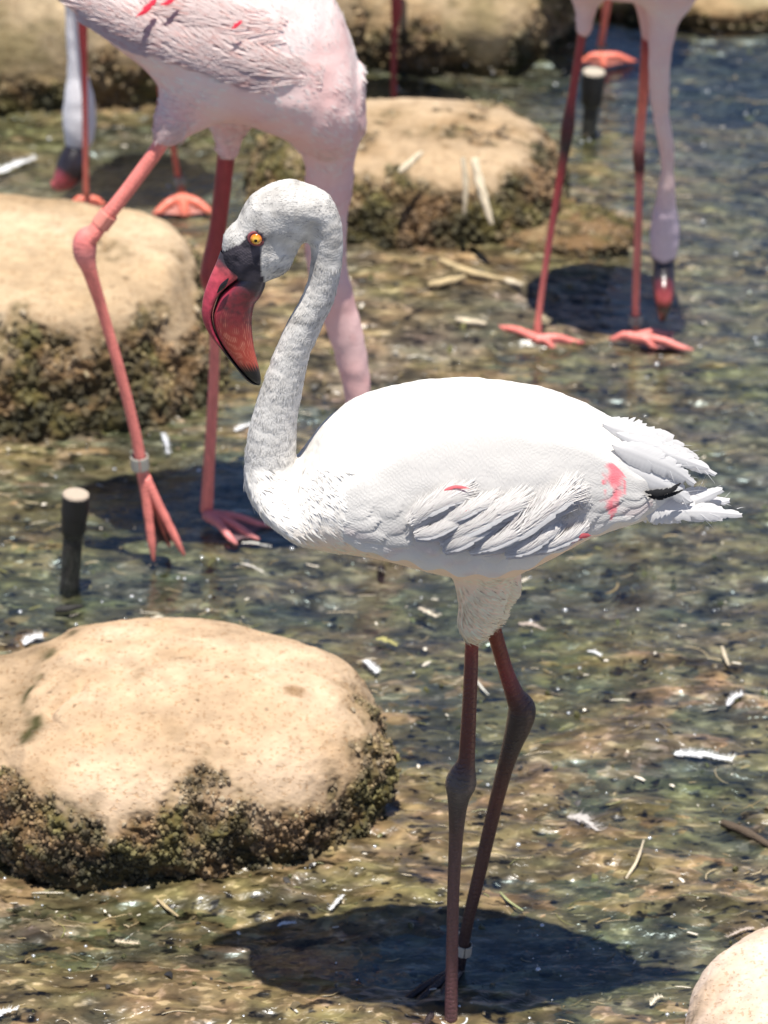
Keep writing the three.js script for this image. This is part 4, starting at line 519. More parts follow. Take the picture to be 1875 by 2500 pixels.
// pink one striding behind
const shadePinkLow = (c, p) => mix3(c, [0.78, 0.41, 0.39], 0.55 * sstep(120, 330, toView(p)[1] - 60 * noise(p.x * 12, p.y * 12, 4)));  // pink tone of the shaded lower body put into its plumage colour
flamingo({
  label: 'pink flamingo striding with one leg bent, directly behind the white flamingo', base: ground(480, 1160), bz: PZ,
  secs: [[120, -95, -5, 0.020], [180, -130, 45, 0.045], [260, -165, 110, 0.070], [350, -190, 180, 0.090], [450, -195, 235, 0.100], [550, -175, 275, 0.102], [640, -120, 310, 0.098], [700, -45, 335, 0.085], [740, 20, 325, 0.070], [762, 95, 300, 0.055], [772, 150, 272, 0.034]],
  neck: [[[693, 180, 84], [712, 280, 67], [712, 370, 53], [703, 460, 48], [704, 560, 44], [722, 640, 41], [746, 720, 36], [764, 790, 31.5], [773, 850, 30], [778, 930, 29], [790, 1010, 30], [815, 1085, 36], [838, 1130, 36], [850, 1170, 28]]],
  thighs: [[[445, 175, 80, PZ + 0.035], [395, 238, 56, PZ + 0.045], [368, 278, 36, PZ + 0.05], [356, 298, 20, PZ + 0.05]], [[500, 220, 70, PZ - 0.04], [494, 285, 34, PZ - 0.04], [492, 322, 24, PZ - 0.04]]],
  legs: [
    [[366, 282, 20, PZ + 0.05, PINK], [340, 322, 19, PZ + 0.052, PINK], [280, 405, 18, PZ + 0.055, PINK], [222, 478, 19, PZ + 0.058, PINK], [203, 502, 22, PZ + 0.06, PINK], [186, 517, 29, PZ + 0.06, [0.78, 0.22, 0.20]], [183, 545, 29, PZ + 0.06, [0.80, 0.28, 0.26]], [193, 582, 19, PZ + 0.06, PINK], [220, 668, 14.2, PZ + 0.05, PINK], [260, 806, 13.4, PZ + 0.045, PINK], [294, 942, 13.6, PZ + 0.04, PINK], [306, 1010, 15, PZ + 0.038, PINK], [312, 1040, 16, PZ + 0.037, PINK]],
    [[492, 300, 22, PZ - 0.04, DARKRED], [488, 340, 22, PZ - 0.04, DARKRED], [470, 495, 21, PZ - 0.043, DARKRED], [457, 575, 26, PZ - 0.045, DARKRED], [456, 600, 27, PZ - 0.046, DARKRED], [462, 650, 18, PZ - 0.047, PINK], [464, 732, 13, PZ - 0.049, PINK], [460, 858, 13.2, PZ - 0.052, PINK], [453, 984, 14, PZ - 0.054, PINK], [447, 1086, 16, PZ - 0.056, PINK], [446, 1105, 16, PZ - 0.056, PINK]]],  // upper leg dark red: body shade put into the skin colour
  feet: [[atZ(311, 1030, PZ + 0.037), [atZ(332, 1212, PZ + 0.05), atZ(366, 1180, PZ + 0.02), atZ(398, 1200, PZ + 0.045)], 0.0072, PINK, [0.10, 0.07, 0.075]], [ground(446, 1112, 0.012), [ground(512, 1176, 0.002), ground(560, 1165, 0.002), ground(590, 1138, 0.002)], 0.0065, [0.78, 0.26, 0.25], [0.20, 0.12, 0.13]]],
  color: pinkPlume(1, shadePinkLow), down: 9000,
  extra(root, F0) {
    ring(atZ(303, 1012, PZ + 0.038), atZ(301, 985, PZ + 0.039), size(16.5, atZ(303, 1000, PZ)), bandGrey, root);
    ring(atZ(216, 487, PZ + 0.058), atZ(236, 461, PZ + 0.057), size(17.6, atZ(225, 480, PZ)), tanBand, root);
    const hit = (x, y) => { const d = sight(x, y).normalize(); let t = 4.3; for (let i = 0; i < 260 && t < 6.5; i++) { const p = EYE.clone().addScaledVector(d, t), v = F0(p.x, p.y, p.z); if (v < 0.0004) break; t += Math.max(0.0005, v * 0.6); } const p = EYE.clone().addScaledVector(d, t), e = 0.002; return { p, n: V3(F0(p.x + e, p.y, p.z) - F0(p.x - e, p.y, p.z), F0(p.x, p.y + e, p.z) - F0(p.x, p.y - e, p.z), F0(p.x, p.y, p.z + e) - F0(p.x, p.y, p.z - e)).normalize() }; };
    const pale = (t, s) => { const k = 0.85 - 0.1 * Math.abs(s) * (0.5 + 0.5 * Math.sin(t * 90)); return [k * 0.95, k * 0.77, k * 0.76]; }, R = rng(31);
    // wing plumes lying back over the flank
    const list = [[[[700, 165], [600, 140], [500, 110], [400, 70]], 30], [[[600, 175], [500, 145], [410, 110], [320, 75]], 32], [[[470, 110], [380, 80], [290, 50], [200, 10]], 32], [[[620, 60], [520, 50], [420, 15], [330, -20]], 38], [[[360, 60], [290, 35], [220, 10], [160, -20]], 30], [[[330, 110], [270, 85], [220, 55], [170, 25]], 22]];
    list.forEach(([pp, w], i) => { const hs = pp.map(([x, y]) => hit(x, y)); if (hs.some((h) => h.p.z < PZ - 0.4)) return; part('feather', tuft(hs.map((h, q) => h.p.clone().addScaledVector(h.n, 0.001 + 0.001 * q)), hs.map((h) => h.n), size(w * 1.15, hs[0].p), { seed: 60 + i, n: 620, w: 0.0010, vane: false, white: [0.80, 0.67, 0.64], dull: [0.75, 0.52, 0.48], col: pale }), featherMat, root); });
    for (const [pp, w] of [[[[345, 0], [325, 18], [305, 34]], 9], [[[520, 46], [508, 54], [498, 62]], 6], [[[390, -10], [370, 5], [352, 12]], 7]]) { const hs = pp.map(([x, y]) => hit(x, y)); part('feather', blade(hs.map((h) => h.p.clone().addScaledVector(h.n, 0.016)), hs.map((h) => h.n), size(w, hs[0].p), { seed: 7, col: () => [0.82, 0.05, 0.09], N: 14, M: 3 }), featherMat, root).userData.label = 'crimson covert feather'; }
    const hl = []; for (let q = 0; q < 260; q++) { const x = 338 + 66 * R(), y = 262 + 40 * R(), h = hit(x, y); if (h.p.z < PZ - 0.2) continue; const d = V3(-0.45 + 0.4 * (R() - 0.5), -0.85, 0.1).addScaledVector(h.n, 0.15).normalize(); hl.push({ p: h.p, d, side: h.n.clone().cross(d).normalize(), up: h.n, len: 0.006 + 0.009 * R(), w: 0.0007, bend: -0.3, c: [0.80, 0.63, 0.62] }); } const fl = part('thigh_plumes', hairs(hl), featherMat, root); fl.userData.kind = 'stuff';
    hangingBill(root, [[846, 1160], [850, 1180], [852, 1205], [845, 1222], [832, 1228]].map(([x, y], i) => atZ(x, y, PZ - 0.0)).concat([ground(822, 1232)]).map((p) => p), [0.014, 0.016, 0.016, 0.013, 0.009, 0.004], 0.9);
  },
});
// right hand one feeding with its head down
const RZ = -1.47, dk = [0.09, 0.018, 0.022];
const headDown = (c, p) => c;
flamingo({
  label: 'pink flamingo on the right, standing on both legs with its head down in the water', base: ground(1280, 732), bz: RZ,
  secs: [[1170, -150, -70, 0.03], [1230, -200, -20, 0.08], [1290, -225, 2, 0.105], [1350, -230, 10, 0.115], [1410, -215, 8, 0.11], [1470, -165, -10, 0.085], [1510, -110, -40, 0.045]],
  neck: [[[1455, -70, 62, RZ + 0.05], [1445, 0, 44, RZ + 0.06], [1432, 60, 30, RZ + 0.06], [1425, 130, 24, RZ + 0.06], [1424, 190, 21.5, RZ + 0.055], [1430, 262, 20, RZ + 0.05], [1440, 325, 16, RZ + 0.045], [1441, 392, 17, RZ + 0.04], [1437, 450, 25, RZ + 0.03], [1436, 496, 33, RZ + 0.02], [1436, 536, 29, RZ + 0.015], [1434, 572, 18, RZ + 0.01]]],
  thighs: [[[1272, -60, 45, RZ + 0.02], [1266, 15, 24, RZ + 0.02], [1262, 62, 17, RZ + 0.02]], [[1400, -60, 50, RZ], [1401, 20, 27, RZ], [1403, 76, 19, RZ]]],
  legs: [
    [[1262, 40, 14, RZ + 0.02, DARKRED], [1257, 75, 11, RZ + 0.02, DARKRED], [1236, 205, 10, RZ + 0.02, DARKRED], [1229, 255, 15, RZ + 0.02, dk], [1226, 278, 17, RZ + 0.02, dk], [1221, 318, 13.5, RZ + 0.02, SOOT], [1210, 385, 10, RZ + 0.02, DARKRED], [1184, 540, 8, RZ + 0.02, [0.45, 0.09, 0.10]], [1163, 690, 8.5, RZ + 0.02, PINK], [1161, 722, 11, RZ + 0.02, PINK], [1160, 728, 11, RZ + 0.02, PINK]],
    [[1404, 55, 17, RZ, DARKRED], [1399, 95, 16, RZ, DARKRED], [1388, 225, 12, RZ, CORAL], [1381, 300, 13, RZ, PINK], [1380, 332, 15.5, RZ, [0.22, 0.05, 0.045]], [1381, 362, 14, RZ, dk], [1381, 400, 9.5, RZ, PINK], [1377, 536, 9.5, RZ, PINK], [1373, 680, 9.5, RZ, PINK], [1375, 722, 11, RZ, PINK]]],
  feet: [[ground(1160, 732, 0.01), [ground(1056, 702, 0.004), ground(1200, 752, 0.002), ground(1262, 740, 0.004)], 0.006, PINK, [0.28, 0.10, 0.10]], [ground(1374, 728, 0.01), [ground(1315, 732, 0.004), ground(1420, 752, 0.002), ground(1498, 756, 0.004), ground(1452, 720, 0.004)], 0.006, PINK, [0.30, 0.12, 0.12]]],
  color: (p, u, n) => { const [x, y] = toView(p), a = fbm(p.x * 14, p.y * 14, p.z * 14, 3); let c = mix3([0.80, 0.60, 0.56], [0.74, 0.42, 0.38], clamp(0.4 + a)); c = mix3(c, [0.62, 0.52, 0.60], sstep(380, 480, y) * 0.85); return y > 558 + 14 * noise(p.x * 90, p.y * 30, 1) - 0.05 * (x - 1434) ** 2 * 0 ? mix3(c, [0.03, 0.022, 0.028], sstep(562, 580, y + 0.6 * Math.abs(x - 1434))) : c; },
  down: 3500, downL: 0.006,
  extra(root) {
    ring(atZ(1373, 700, RZ), atZ(1373, 680, RZ), size(13, atZ(1373, 690, RZ)), bandGrey, root);
    hangingBill(root, [atZ(1435, 560, RZ + 0.012), atZ(1434, 606, RZ + 0.027), atZ(1434, 628, RZ + 0.039), atZ(1434, 646, RZ + 0.045), atZ(1433, 660, RZ + 0.045), atZ(1431, 690, RZ + 0.035)], [22, 24, 22, 19, 16, 8].map((r) => size(r, atZ(1434, 620, RZ))), 1);
  },
});
// far right: a leg and foot in view below the frame's edge
const QZ = -2.34;
flamingo({
  label: 'flamingo showing only one coral lower leg and foot behind the far pipe, top right', base: ground(1300, 128), bz: QZ, cell: 0.008,
  secs: [[1170, -370, -300, 0.03], [1240, -400, -255, 0.085], [1320, -405, -240, 0.1], [1400, -395, -245, 0.095], [1470, -350, -265, 0.06], [1500, -320, -290, 0.03]],
  neck: [[[1460, -320, 36], [1500, -380, 26], [1500, -450, 20], [1470, -510, 18], [1500, -560, 22], [1530, -560, 14]]], thighs: [[[1320, -270, 35], [1316, -210, 18]], [[1340, -270, 35, QZ - 0.05], [1345, -200, 18, QZ - 0.05]]],
  legs: [[[1316, -230, 12, QZ, CORAL], [1320, -120, 9, QZ, CORAL], [1318, -30, 12, QZ, CORAL], [1310, 10, 11.5, QZ, CORAL], [1304, 60, 8, QZ, CORAL], [1298, 96, 9, QZ, CORAL], [1300, 122, 10, QZ, CORAL]], [[1345, -215, 12, QZ - 0.05, CORAL], [1330, -120, 9, QZ - 0.09, CORAL], [1318, -90, 10, QZ - 0.16, CORAL], [1322, -200, 7, QZ - 0.1, CORAL], [1326, -280, 7, QZ - 0.06, CORAL]]],
  feet: [[ground(1299, 122, 0.012), [ground(1252, 134, 0.004), ground(1306, 146, 0.003), ground(1375, 132, 0.004)], 0.0065, CORAL, [0.34, 0.11, 0.08]]],
  color: pinkPlume(1), extra(root) { ring(atZ(1300, 108, QZ), atZ(1300, 98, QZ), size(11, atZ(1300, 100, QZ)), bandGrey, root); },
});
// top centre: one dark red leg coming down behind the mossy boulder
const CZ = -2.12;
flamingo({
  label: 'flamingo showing only one dark red leg above the straw-strewn mossy boulder, top centre', base: ground(855, 235), bz: CZ, cell: 0.008,
  secs: [[740, -330, -260, 0.03], [800, -365, -215, 0.085], [870, -370, -205, 0.1], [950, -360, -210, 0.095], [1010, -315, -230, 0.06], [1040, -290, -255, 0.03]],
  neck: [[[750, -300, 36], [715, -350, 26], [710, -420, 20], [735, -480, 18], [715, -530, 22], [690, -525, 14]]], thighs: [[[870, -240, 35], [866, -170, 18]], [[890, -240, 35, CZ - 0.05], [890, -170, 18, CZ - 0.05]]],
  legs: [[[866, -190, 12, CZ, DARKRED], [862, -80, 10, CZ, DARKRED], [857, -10, 14, CZ, DARKRED], [857, 22, 14, CZ, DARKRED], [853, 60, 8.5, CZ, DARKRED], [850, 150, 7.5, CZ, DARKRED], [852, 232, 8, CZ, DARKRED]], [[890, -190, 12, CZ - 0.05, DARKRED], [880, -110, 9, CZ - 0.09, DARKRED], [872, -80, 10, CZ - 0.16, DARKRED], [878, -190, 7, CZ - 0.1, DARKRED], [882, -250, 7, CZ - 0.06, DARKRED]]],
  feet: [[ground(853, 236, 0.012), [ground(810, 250, 0.004), ground(850, 262, 0.003), ground(900, 250, 0.004)], 0.006, DARKRED, [0.2, 0.05, 0.05]]], color: pinkPlume(1),
});
// left, behind: white hanging neck, dark bill, one leg before the neck and one coral foot farther right
const LZ = -1.86;
flamingo({
  label: 'flamingo at upper left with pale hanging neck and black face, mostly behind the pink one', base: ground(300, 440), bz: LZ, cell: 0.006,
  secs: [[170, -190, -110, 0.03], [220, -225, -60, 0.085], [290, -235, -40, 0.1], [360, -225, -45, 0.095], [430, -180, -65, 0.06], [470, -150, -100, 0.03]],
  neck: [[[195, -130, 45, LZ], [168, -60, 30, LZ], [160, 20, 21, LZ], [162, 90, 19, LZ], [166, 150, 22, LZ], [170, 205, 30, LZ], [171, 252, 36, LZ], [170, 295, 31, LZ], [164, 325, 20, LZ]]],
  thighs: [[[210, -90, 40, LZ + 0.04], [190, -20, 22, LZ + 0.04]], [[360, -90, 42], [365, 0, 24]]],
  legs: [[[190, -30, 15, LZ + 0.05, DARKRED], [180, 35, 13, LZ + 0.055, DARKRED], [179, 62, 12, LZ + 0.055, DARKRED], [182, 150, 8, LZ + 0.055, DARKRED], [184, 280, 7.2, LZ + 0.055, [0.52, 0.12, 0.11]], [186, 425, 7.5, LZ + 0.055, CORAL]], [[365, -10, 15, LZ, CORAL], [355, 120, 10, LZ, CORAL], [352, 190, 14, LZ, CORAL], [358, 230, 11, LZ, CORAL], [373, 310, 8, LZ, CORAL], [384, 375, 8, LZ, CORAL], [391, 405, 9, LZ, CORAL], [394, 424, 10, LZ, CORAL]]],  // left leg darkens upward, shade under the body put into its colour
  feet: [[ground(394, 430, 0.014), [ground(330, 463, 0.004), ground(400, 468, 0.002), ground(462, 460, 0.004)], 0.0085, CORAL, [0.44, 0.12, 0.08]], [ground(186, 432, 0.01), [ground(150, 442, 0.004), ground(190, 452, 0.003), ground(230, 442, 0.004)], 0.006, CORAL, [0.36, 0.1, 0.08]]],
  color: (p) => { const [x, y] = toView(p); return mix3([0.80, 0.78, 0.80], [0.03, 0.022, 0.028], sstep(312, 330, y + 6 * noise(p.x * 80, p.y * 80, 2))); },
  extra(root) { ring(atZ(389, 398, LZ), atZ(386, 380, LZ), size(11, atZ(388, 390, LZ)), bandGrey, root); hangingBill(root, [atZ(166, 318, LZ), atZ(160, 345, LZ + 0.006), atZ(148, 372, LZ + 0.012), atZ(136, 388, LZ + 0.016), atZ(124, 397, LZ + 0.016), atZ(112, 400, LZ + 0.016)], [26, 33, 32, 25, 17, 8].map((r) => size(r, atZ(160, 360, LZ))), 1, [[0.02, 0.016, 0.02], [0.02, 0.016, 0.02], [0.025, 0.018, 0.02], [0.30, 0.05, 0.06], [0.62, 0.13, 0.13], [0.5, 0.1, 0.1]]); },
});

// ------------------------------------------------------------------ pipes
function pipe(label, top, foot0, rCap, rTube, capLen, dishTint) {
  const g = thing('pipe', label, 'pipe', foot0, null), ax = top.clone().sub(foot0), L = ax.length(), q = new THREE.Quaternion().setFromUnitVectors(V3(0, 1, 0), ax.clone().normalize());
  const lathe = (pts) => { const o = new THREE.LatheGeometry(pts.map(([x, y]) => new THREE.Vector2(x, y)), 48); o.applyQuaternion(q); o.translate(foot0.x, foot0.y, foot0.z); return o; };
  const c0 = L - capLen;
  part('tube', lathe([[rTube, -0.05], [rTube, c0 + 0.002]]), phys({ color: new THREE.Color(0.075, 0.075, 0.065), map: scaled(mudMap, 2, 1), roughness: 0.6, bumpMap: scaled(grain, 3, 2), bumpScale: 0.001 }), g);
  part('cap', lathe([[rTube, c0], [rTube * 1.03, c0 - 0.004], [rCap * 0.93, c0 + 0.004], [rCap * 0.95, c0 + capLen * 0.45], [rCap, c0 + capLen * 0.5], [rCap, L - 0.002], [rCap * 0.97, L], [rCap * 0.9, L]]), phys({ color: new THREE.Color(0.012, 0.012, 0.013), roughness: 0.45 }), g);
  part('lid', lathe([[rCap * 0.98, L - 0.002], [rCap * 0.98, L + 0.001], [rCap * 0.9, L + 0.0018], [rCap * 0.5, L + 0.0014], [0, L + 0.0016]]), phys({ color: dishTint, map: scaled(rockMap, 1.5, 1.5), roughness: 0.8, bumpMap: scaled(grain, 2, 2), bumpScale: 0.001 }), g);
}
{ const f = ground(150, 1264), p = atZ(164, 1069, f.z); pipe('short black standpipe with a pale lid left of the pink flamingo foot', p, f, size(29.5, p), size(21.5, p), 0.046, new THREE.Color(0.62, 0.53, 0.44)); }
{ const f = ground(1272, 287), p = atZ(1283, 156, f.z); pipe('short black standpipe with a pale lid between the legs of the right flamingo', p, f, size(25, p), size(16.5, p), 0.045, new THREE.Color(0.62, 0.56, 0.47)); }

// ------------------------------------------------------------------ straw, twigs, feathers and litter lying about
const groundAt = (x, y) => { let p = ground(x, y); const h = Math.max(0, mudHeight(p.x, p.z)); return ground(x, y, h); };
const STRAW = [0.52, 0.40, 0.22], PALE = [0.66, 0.56, 0.40];
function stick(name, label, pts, r, c, group) { const P = pts.map((p) => p.clone()); if (P.length === 2) P.splice(1, 0, P[0].clone().lerp(P[1], 0.5).add(V3(0.002, 0.001, 0.001))); single(name, label, name === 'twig' ? 'twig' : 'straw', tube(P, P.map((_, i) => r * (i === 0 ? 0.8 : i === P.length - 1 ? 0.55 : 1)), P.map((_, i) => c.map((v) => v * (0.9 + 0.12 * (i % 2)))), { n: 8, steps: 6, bumps: (l, a) => 0.12 * Math.sin(l * 300 + a * 2) }), strawMat, P[0].clone(), group); }
// on the face of the mossy boulder
{ const on = (x, y, z) => atZ(x, y, z); 
  stick('straw', 'short thick straw high on the mossy boulder, slanting, leftmost of the straws on it', [on(862, 372, -1.665), on(885, 352, -1.672), on(912, 328, -1.683)], 0.0045, PALE);
  stick('straw', 'thin pale straw hanging down the mossy boulder left of the thick one', [on(1000, 340, -1.665), on(1006, 400, -1.655), on(1003, 462, -1.648)], 0.0036, PALE);
  stick('straw', 'thick pale straw hanging down the mossy boulder above the dark gap', [on(1024, 342, -1.655), on(1040, 410, -1.635), on(1062, 485, -1.618)], 0.0058, PALE);
}
stick('straw', 'long straw lying on the mud below the mossy boulder', [groundAt(952, 572), groundAt(1010, 596), groundAt(1090, 614)].map((p) => p.add(V3(0, 0.006, 0))), 0.0045, STRAW);
stick('straw', 'pale straw with a side shoot lying in front of the long straw', [groundAt(925, 624), groundAt(965, 616), groundAt(1005, 606)].map((p) => p.add(V3(0, 0.005, 0))), 0.005, STRAW);
stick('straw', 'short straw end pointing at the shadow of the right flamingo', [groundAt(1085, 612), groundAt(1108, 618), groundAt(1128, 624)].map((p) => p.add(V3(0, 0.005, 0))), 0.004, PALE);
stick('straw', 'pale straw stub left of the toes of the right flamingo', [groundAt(985, 695), groundAt(1015, 700), groundAt(1050, 704)].map((p) => p.add(V3(0, 0.003, 0))), 0.0042, PALE);
stick('twig', 'thin twig propped against the foot of the large front boulder', [groundAt(340, 1948), groundAt(360, 1966), groundAt(385, 1985)].map((p) => p.add(V3(0, 0.003, 0))), 0.0018, STRAW);
stick('twig', 'curved pale twig standing out of the mud near the bottom right', [groundAt(1352, 1898), groundAt(1375, 1872).add(V3(0, 0.006, 0)), groundAt(1390, 1838).add(V3(0, 0.012, 0))], 0.0017, PALE);
stick('twig', 'thin pale twig in the water just right of the straight leg', [groundAt(1030, 1478), groundAt(1040, 1492), groundAt(1055, 1508)].map((p) => p.add(V3(0, 0.004, 0))), 0.0014, [0.7, 0.68, 0.6]);
stick('twig', 'pale upright sliver in the water near the right edge', [groundAt(1560, 1405), groundAt(1566, 1425), groundAt(1574, 1445)].map((p) => p.add(V3(0, 0.004, 0))), 0.0022, PALE);
stick('twig', 'thin green twig lying behind the legs', [groundAt(1080, 1935), groundAt(1100, 1955), groundAt(1130, 1975)].map((p) => p.add(V3(0, 0.004, 0))), 0.0013, [0.4, 0.42, 0.2]);
stick('twig', 'dark floating stick in front of the black standpipe on the left', [ground(118, 1319, 0.003), ground(150, 1314, 0.004), ground(178, 1310, 0.003)], 0.004, [0.03, 0.028, 0.025]);
stick('twig', 'long brown branch half sunk at the right edge', [groundAt(1560, 1975 - 195), groundAt(1610, 1800), groundAt(1680, 1840)].map((p) => p.add(V3(0, 0.002, 0))), 0.0042, [0.10, 0.07, 0.045]);
stick('twig', 'thin pale twig by the shadow left of the legs', [groundAt(975, 2003 + 0), groundAt(990, 2020), groundAt(1008, 2034)].map((p) => p.add(V3(0, 0.003, 0))), 0.0014, PALE);
// shed feathers: view position of quill and tip, width
const lie = (x, y, h = 0.004) => groundAt(x, y).add(V3(0, h, 0));
function shed(label, pts, w, c, seed, fluffy = 1) {
  const P = pts.map(([x, y], i) => lie(x, y, 0.003 + 0.002 * (i === 1))), wd = size(w * 0.82, P[0]), gs = [blade(P, [V3(0, 1, 0.35)], wd, { seed, rag: 0.5, cup: -0.25, N: 30, M: 5, col: (t, s) => c.map((v) => v * (0.94 + 0.08 * Math.sin(t * 60))) })], r = rng(seed * 7), cv = new THREE.CatmullRomCurve3(P), list = [];
  for (let k = 0; k < 130 * fluffy; k++) { const t = r(), d = cv.getTangent(t), s = d.clone().cross(V3(0, 1, 0)).normalize().multiplyScalar(r() < 0.5 ? -1 : 1); list.push({ p: cv.getPoint(t), d: d.clone().multiplyScalar(0.5).add(s).add(V3(0, 0.5 * r(), 0)).normalize(), side: d, up: V3(0, 1, 0), len: wd * (0.5 + 1.1 * r()), w: 0.0003, bend: 0.4 * r(), c }); }
  gs.push(hairs(list)); single('feather', label, 'feather', mergeGeometries(gs), featherMat, P[0].clone());
}
const WHT = [0.86, 0.87, 0.88], CRM = [0.72, 0.62, 0.46], DUN = [0.55, 0.46, 0.40];
shed('large white fluffy feather floating right of the bent leg', [[1455, 1634], [1515, 1640], [1582, 1648]], 15, WHT, 3, 2);
shed('greyish torn feather lying flat right of the legs near the lower right', [[1225, 1770], [1255, 1778], [1292, 1800]], 20, [0.62, 0.58, 0.55], 5);
shed('white downy feather in the water left of the large front boulder', [[52, 1398], [70, 1388], [92, 1382]], 15, WHT, 7, 2);
shed('white downy feather behind the right end of the large front boulder', [[785, 1432], [800, 1446], [815, 1458]], 11, WHT, 9, 2);
shed('white feather at the bottom left edge', [[-20, 2206], [10, 2196], [38, 2186]], 11, WHT, 11);
shed('white feather on its quill between the front boulder and the legs', [[742, 1938], [728, 1958], [712, 1972]], 8, [0.75, 0.75, 0.74], 13);
shed('small white feather below the right end of the front boulder', [[598, 2006], [618, 2004], [640, 2000]], 7, WHT, 15);
shed('cream feather on the brown mud below the front boulder', [[248, 2038], [272, 2046], [302, 2044]], 9, CRM, 17);
shed('yellowish leaf-like feather behind the breast of the white flamingo', [[812, 1385], [838, 1393], [858, 1400]], 11, [0.48, 0.44, 0.18], 19, 0.5);
shed('small white feather stuck on the water at the right edge', [[1570, 1530], [1588, 1515], [1604, 1505]], 12, [0.74, 0.74, 0.76], 21);
shed('cream feather under the rear thigh of the white flamingo', [[905, 1318], [922, 1330], [945, 1338]], 11, [0.70, 0.62, 0.5], 23, 0.5);
shed('white sliver of feather right of the rear leg top', [[1268, 1412], [1284, 1418], [1300, 1422]], 7, WHT, 25);
shed('long white feather drifting at the upper left edge', [[-5, 378], [35, 364], [78, 346]], 14, WHT, 27, 2);
shed('white feather tuft in the shadow below the left mossy boulder', [[352, 940], [358, 960], [364, 985]], 9, [0.7, 0.72, 0.76], 29);
shed('white feather tuft beside the neck of the white flamingo', [[508, 936], [524, 930], [545, 922]], 9, WHT, 31);
shed('white sliver floating below the pink flamingo foot on the right', [[522, 1178], [550, 1182], [585, 1186]], 5, [0.7, 0.68, 0.62], 33, 0.5);
shed('pale curl of feather floating under the breast of the white flamingo', [[520, 1222], [545, 1232], [572, 1243]], 5, [0.68, 0.64, 0.58], 35, 0.5);
shed('cream fluff on the water at the back edge of the front boulder', [[328, 1348], [342, 1342], [352, 1345]], 8, [0.7, 0.62, 0.5], 37);
shed('pale feather floating in the dark gap left of the pink flamingo', [[262, 226], [290, 218], [330, 222]], 12, WHT, 39);
shed('pinkish curled leaf of down near the bottom right', [[1405, 2178], [1420, 2165], [1432, 2160]], 9, [0.74, 0.68, 0.55], 41);
shed('dun brown feather half sunk behind the rear thigh', [[1120, 1352], [1150, 1358], [1178, 1366]], 9, DUN, 43, 0.4);
shed('brown feather by the right shadow edge near the bottom', [[1640 - 10, 2010], [1600, 2020], [1570, 2030]], 7, DUN, 45, 0.4);

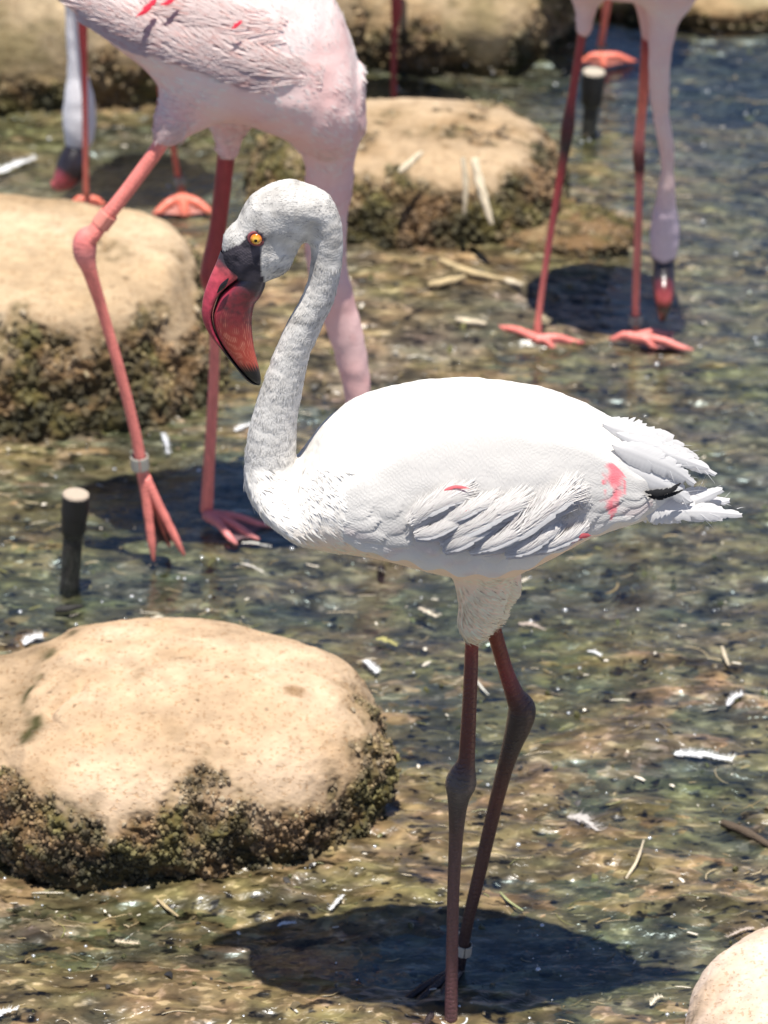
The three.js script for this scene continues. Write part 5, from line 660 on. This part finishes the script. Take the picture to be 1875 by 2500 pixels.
// uncountable litter on the mud: algae threads, chaff, added sun-glint beads and pebbles
{
  const r = rng(1234), x = () => -0.8 + 1.6 * r(), z = () => -2.9 + 3.2 * r(), d = new THREE.Object3D(), col = new THREE.Color();
  // threads
  const gp = [], gc = [], gi = [];
  for (let k = 0; k < 3000; k++) {
    const px = x(), pz = z(), L = 0.008 + 0.034 * r() * r(), a0 = (r() - 0.5) * 0.9 + (r() < 0.5 ? 0 : Math.PI), w = 0.0003 + 0.0008 * r() * r(), v = r(), c = v < 0.5 ? [0.24, 0.18, 0.09] : v < 0.72 ? [0.17, 0.165, 0.055] : v < 0.94 ? [0.36, 0.29, 0.18] : [0.56, 0.5, 0.4], kk = 0.6 + 0.7 * r(); let X = px, Z = pz, a = a0; const cur = (r() - 0.5) * 0.7, b = gp.length / 3, S = 6;
    for (let i = 0; i <= S; i++) { const h = Math.max(0.0006, mudHeight(X, Z) + 0.001), ww = w * (i === 0 || i === S ? 0.3 : 1), nx = -Math.sin(a), nz = Math.cos(a); gp.push(X - nx * ww, h, Z - nz * ww, X, h + ww * 0.9, Z, X + nx * ww, h, Z + nz * ww); for (let q = 0; q < 3; q++) gc.push(c[0] * kk, c[1] * kk, c[2] * kk); if (i < S) { const q = b + i * 3; gi.push(q, q + 1, q + 3, q + 1, q + 4, q + 3, q + 1, q + 2, q + 4, q + 2, q + 5, q + 4); } a += cur * (0.4 + 0.5 * r()) + (r() - 0.5) * 0.5; X += Math.cos(a) * L / S; Z += Math.sin(a) * L / S; }
  }
  const threads = shade(new THREE.Mesh(geom(gp, gi, { col: gc, uv: new Float32Array(gp.length / 3 * 2) }), phys({ color: 0xffffff, vertexColors: true, roughness: 0.4, side: THREE.DoubleSide }))); threads.name = 'algae_threads'; tag(threads, 'tangled brown and olive algae threads lying all over the wet mud', 'algae', null, 'stuff'); scene.add(threads);
  const scatter = (name, label, category, geo, mat, n, f) => { const im = new THREE.InstancedMesh(geo, mat, n); let q = 0; for (let i = 0; i < n; i++) { const X = x(), Z = z(); if (!f(d, X, Z, col)) continue; d.updateMatrix(); im.setMatrixAt(q, d.matrix); im.setColorAt(q, col); q++; } im.count = q; im.name = name; tag(im, label, category, null, 'stuff'); shade(im); scene.add(im); };
  scatter('mud_lumps', 'small wet lumps of mud and pebbles scattered over the bed', 'mud', crumb, phys({ color: 0xffffff, roughness: 0.3 }), 8000, (o, X, Z, c) => { const h = mudHeight(X, Z); if (fbm(X * 14, 3, Z * 14, 2) + (r() - 0.5) * 0.5 < 0) return false; const s = 0.0012 + 0.0034 * r() ** 3; o.position.set(X, h + s * 0.1, Z); o.rotation.set(r() * 6, r() * 6, r() * 6); o.scale.set(s * 1.3, s * 0.8, s); const k = 0.5 + 0.9 * r(), v = r(); v < 0.55 ? c.setRGB(0.2 * k, 0.155 * k, 0.085 * k) : v < 0.85 ? c.setRGB(0.12 * k, 0.115 * k, 0.045 * k) : c.setRGB(0.06 * k, 0.055 * k, 0.05 * k); return true; });
  scatter('chaff', 'pale flecks of chaff and down scattered over mud and water', 'litter', crumb, fluffMat, 800, (o, X, Z, c) => { const h = Math.max(0, mudHeight(X, Z)), s = 0.0006 + 0.0019 * r() ** 4; o.position.set(X, h + 0.001, Z); o.rotation.set(0, r() * 6, 0); o.scale.set(s * (1 + 2 * r()), s * 0.5, s); const k = 0.75 + 0.35 * r(); c.setRGB(0.66 * k, 0.6 * k, 0.5 * k); return true; });
  scatter('bubbles', 'tiny mirror-bright beads added for sun glints on the shallow water', 'bubbles', new THREE.SphereGeometry(1, 16, 12), phys({ color: 0xffffff, roughness: 0.16, metalness: 0.6 }), 1500, (o, X, Z, c) => { if (mudHeight(X, Z) > 0.002 && r() < 0.7) return false; const s = 0.0007 + 0.0018 * r() ** 3; o.position.set(X, Math.max(0, mudHeight(X, Z)) + s * 0.2, Z); o.rotation.set(0, 0, 0); o.scale.set(s, s * 0.8, s); c.setRGB(0.8, 0.82, 0.82); return true; });  // half-metal beads added to imitate sparkles of sun on the water
}

renderer.setSize(768, 1024);
renderer.render(scene, camera);
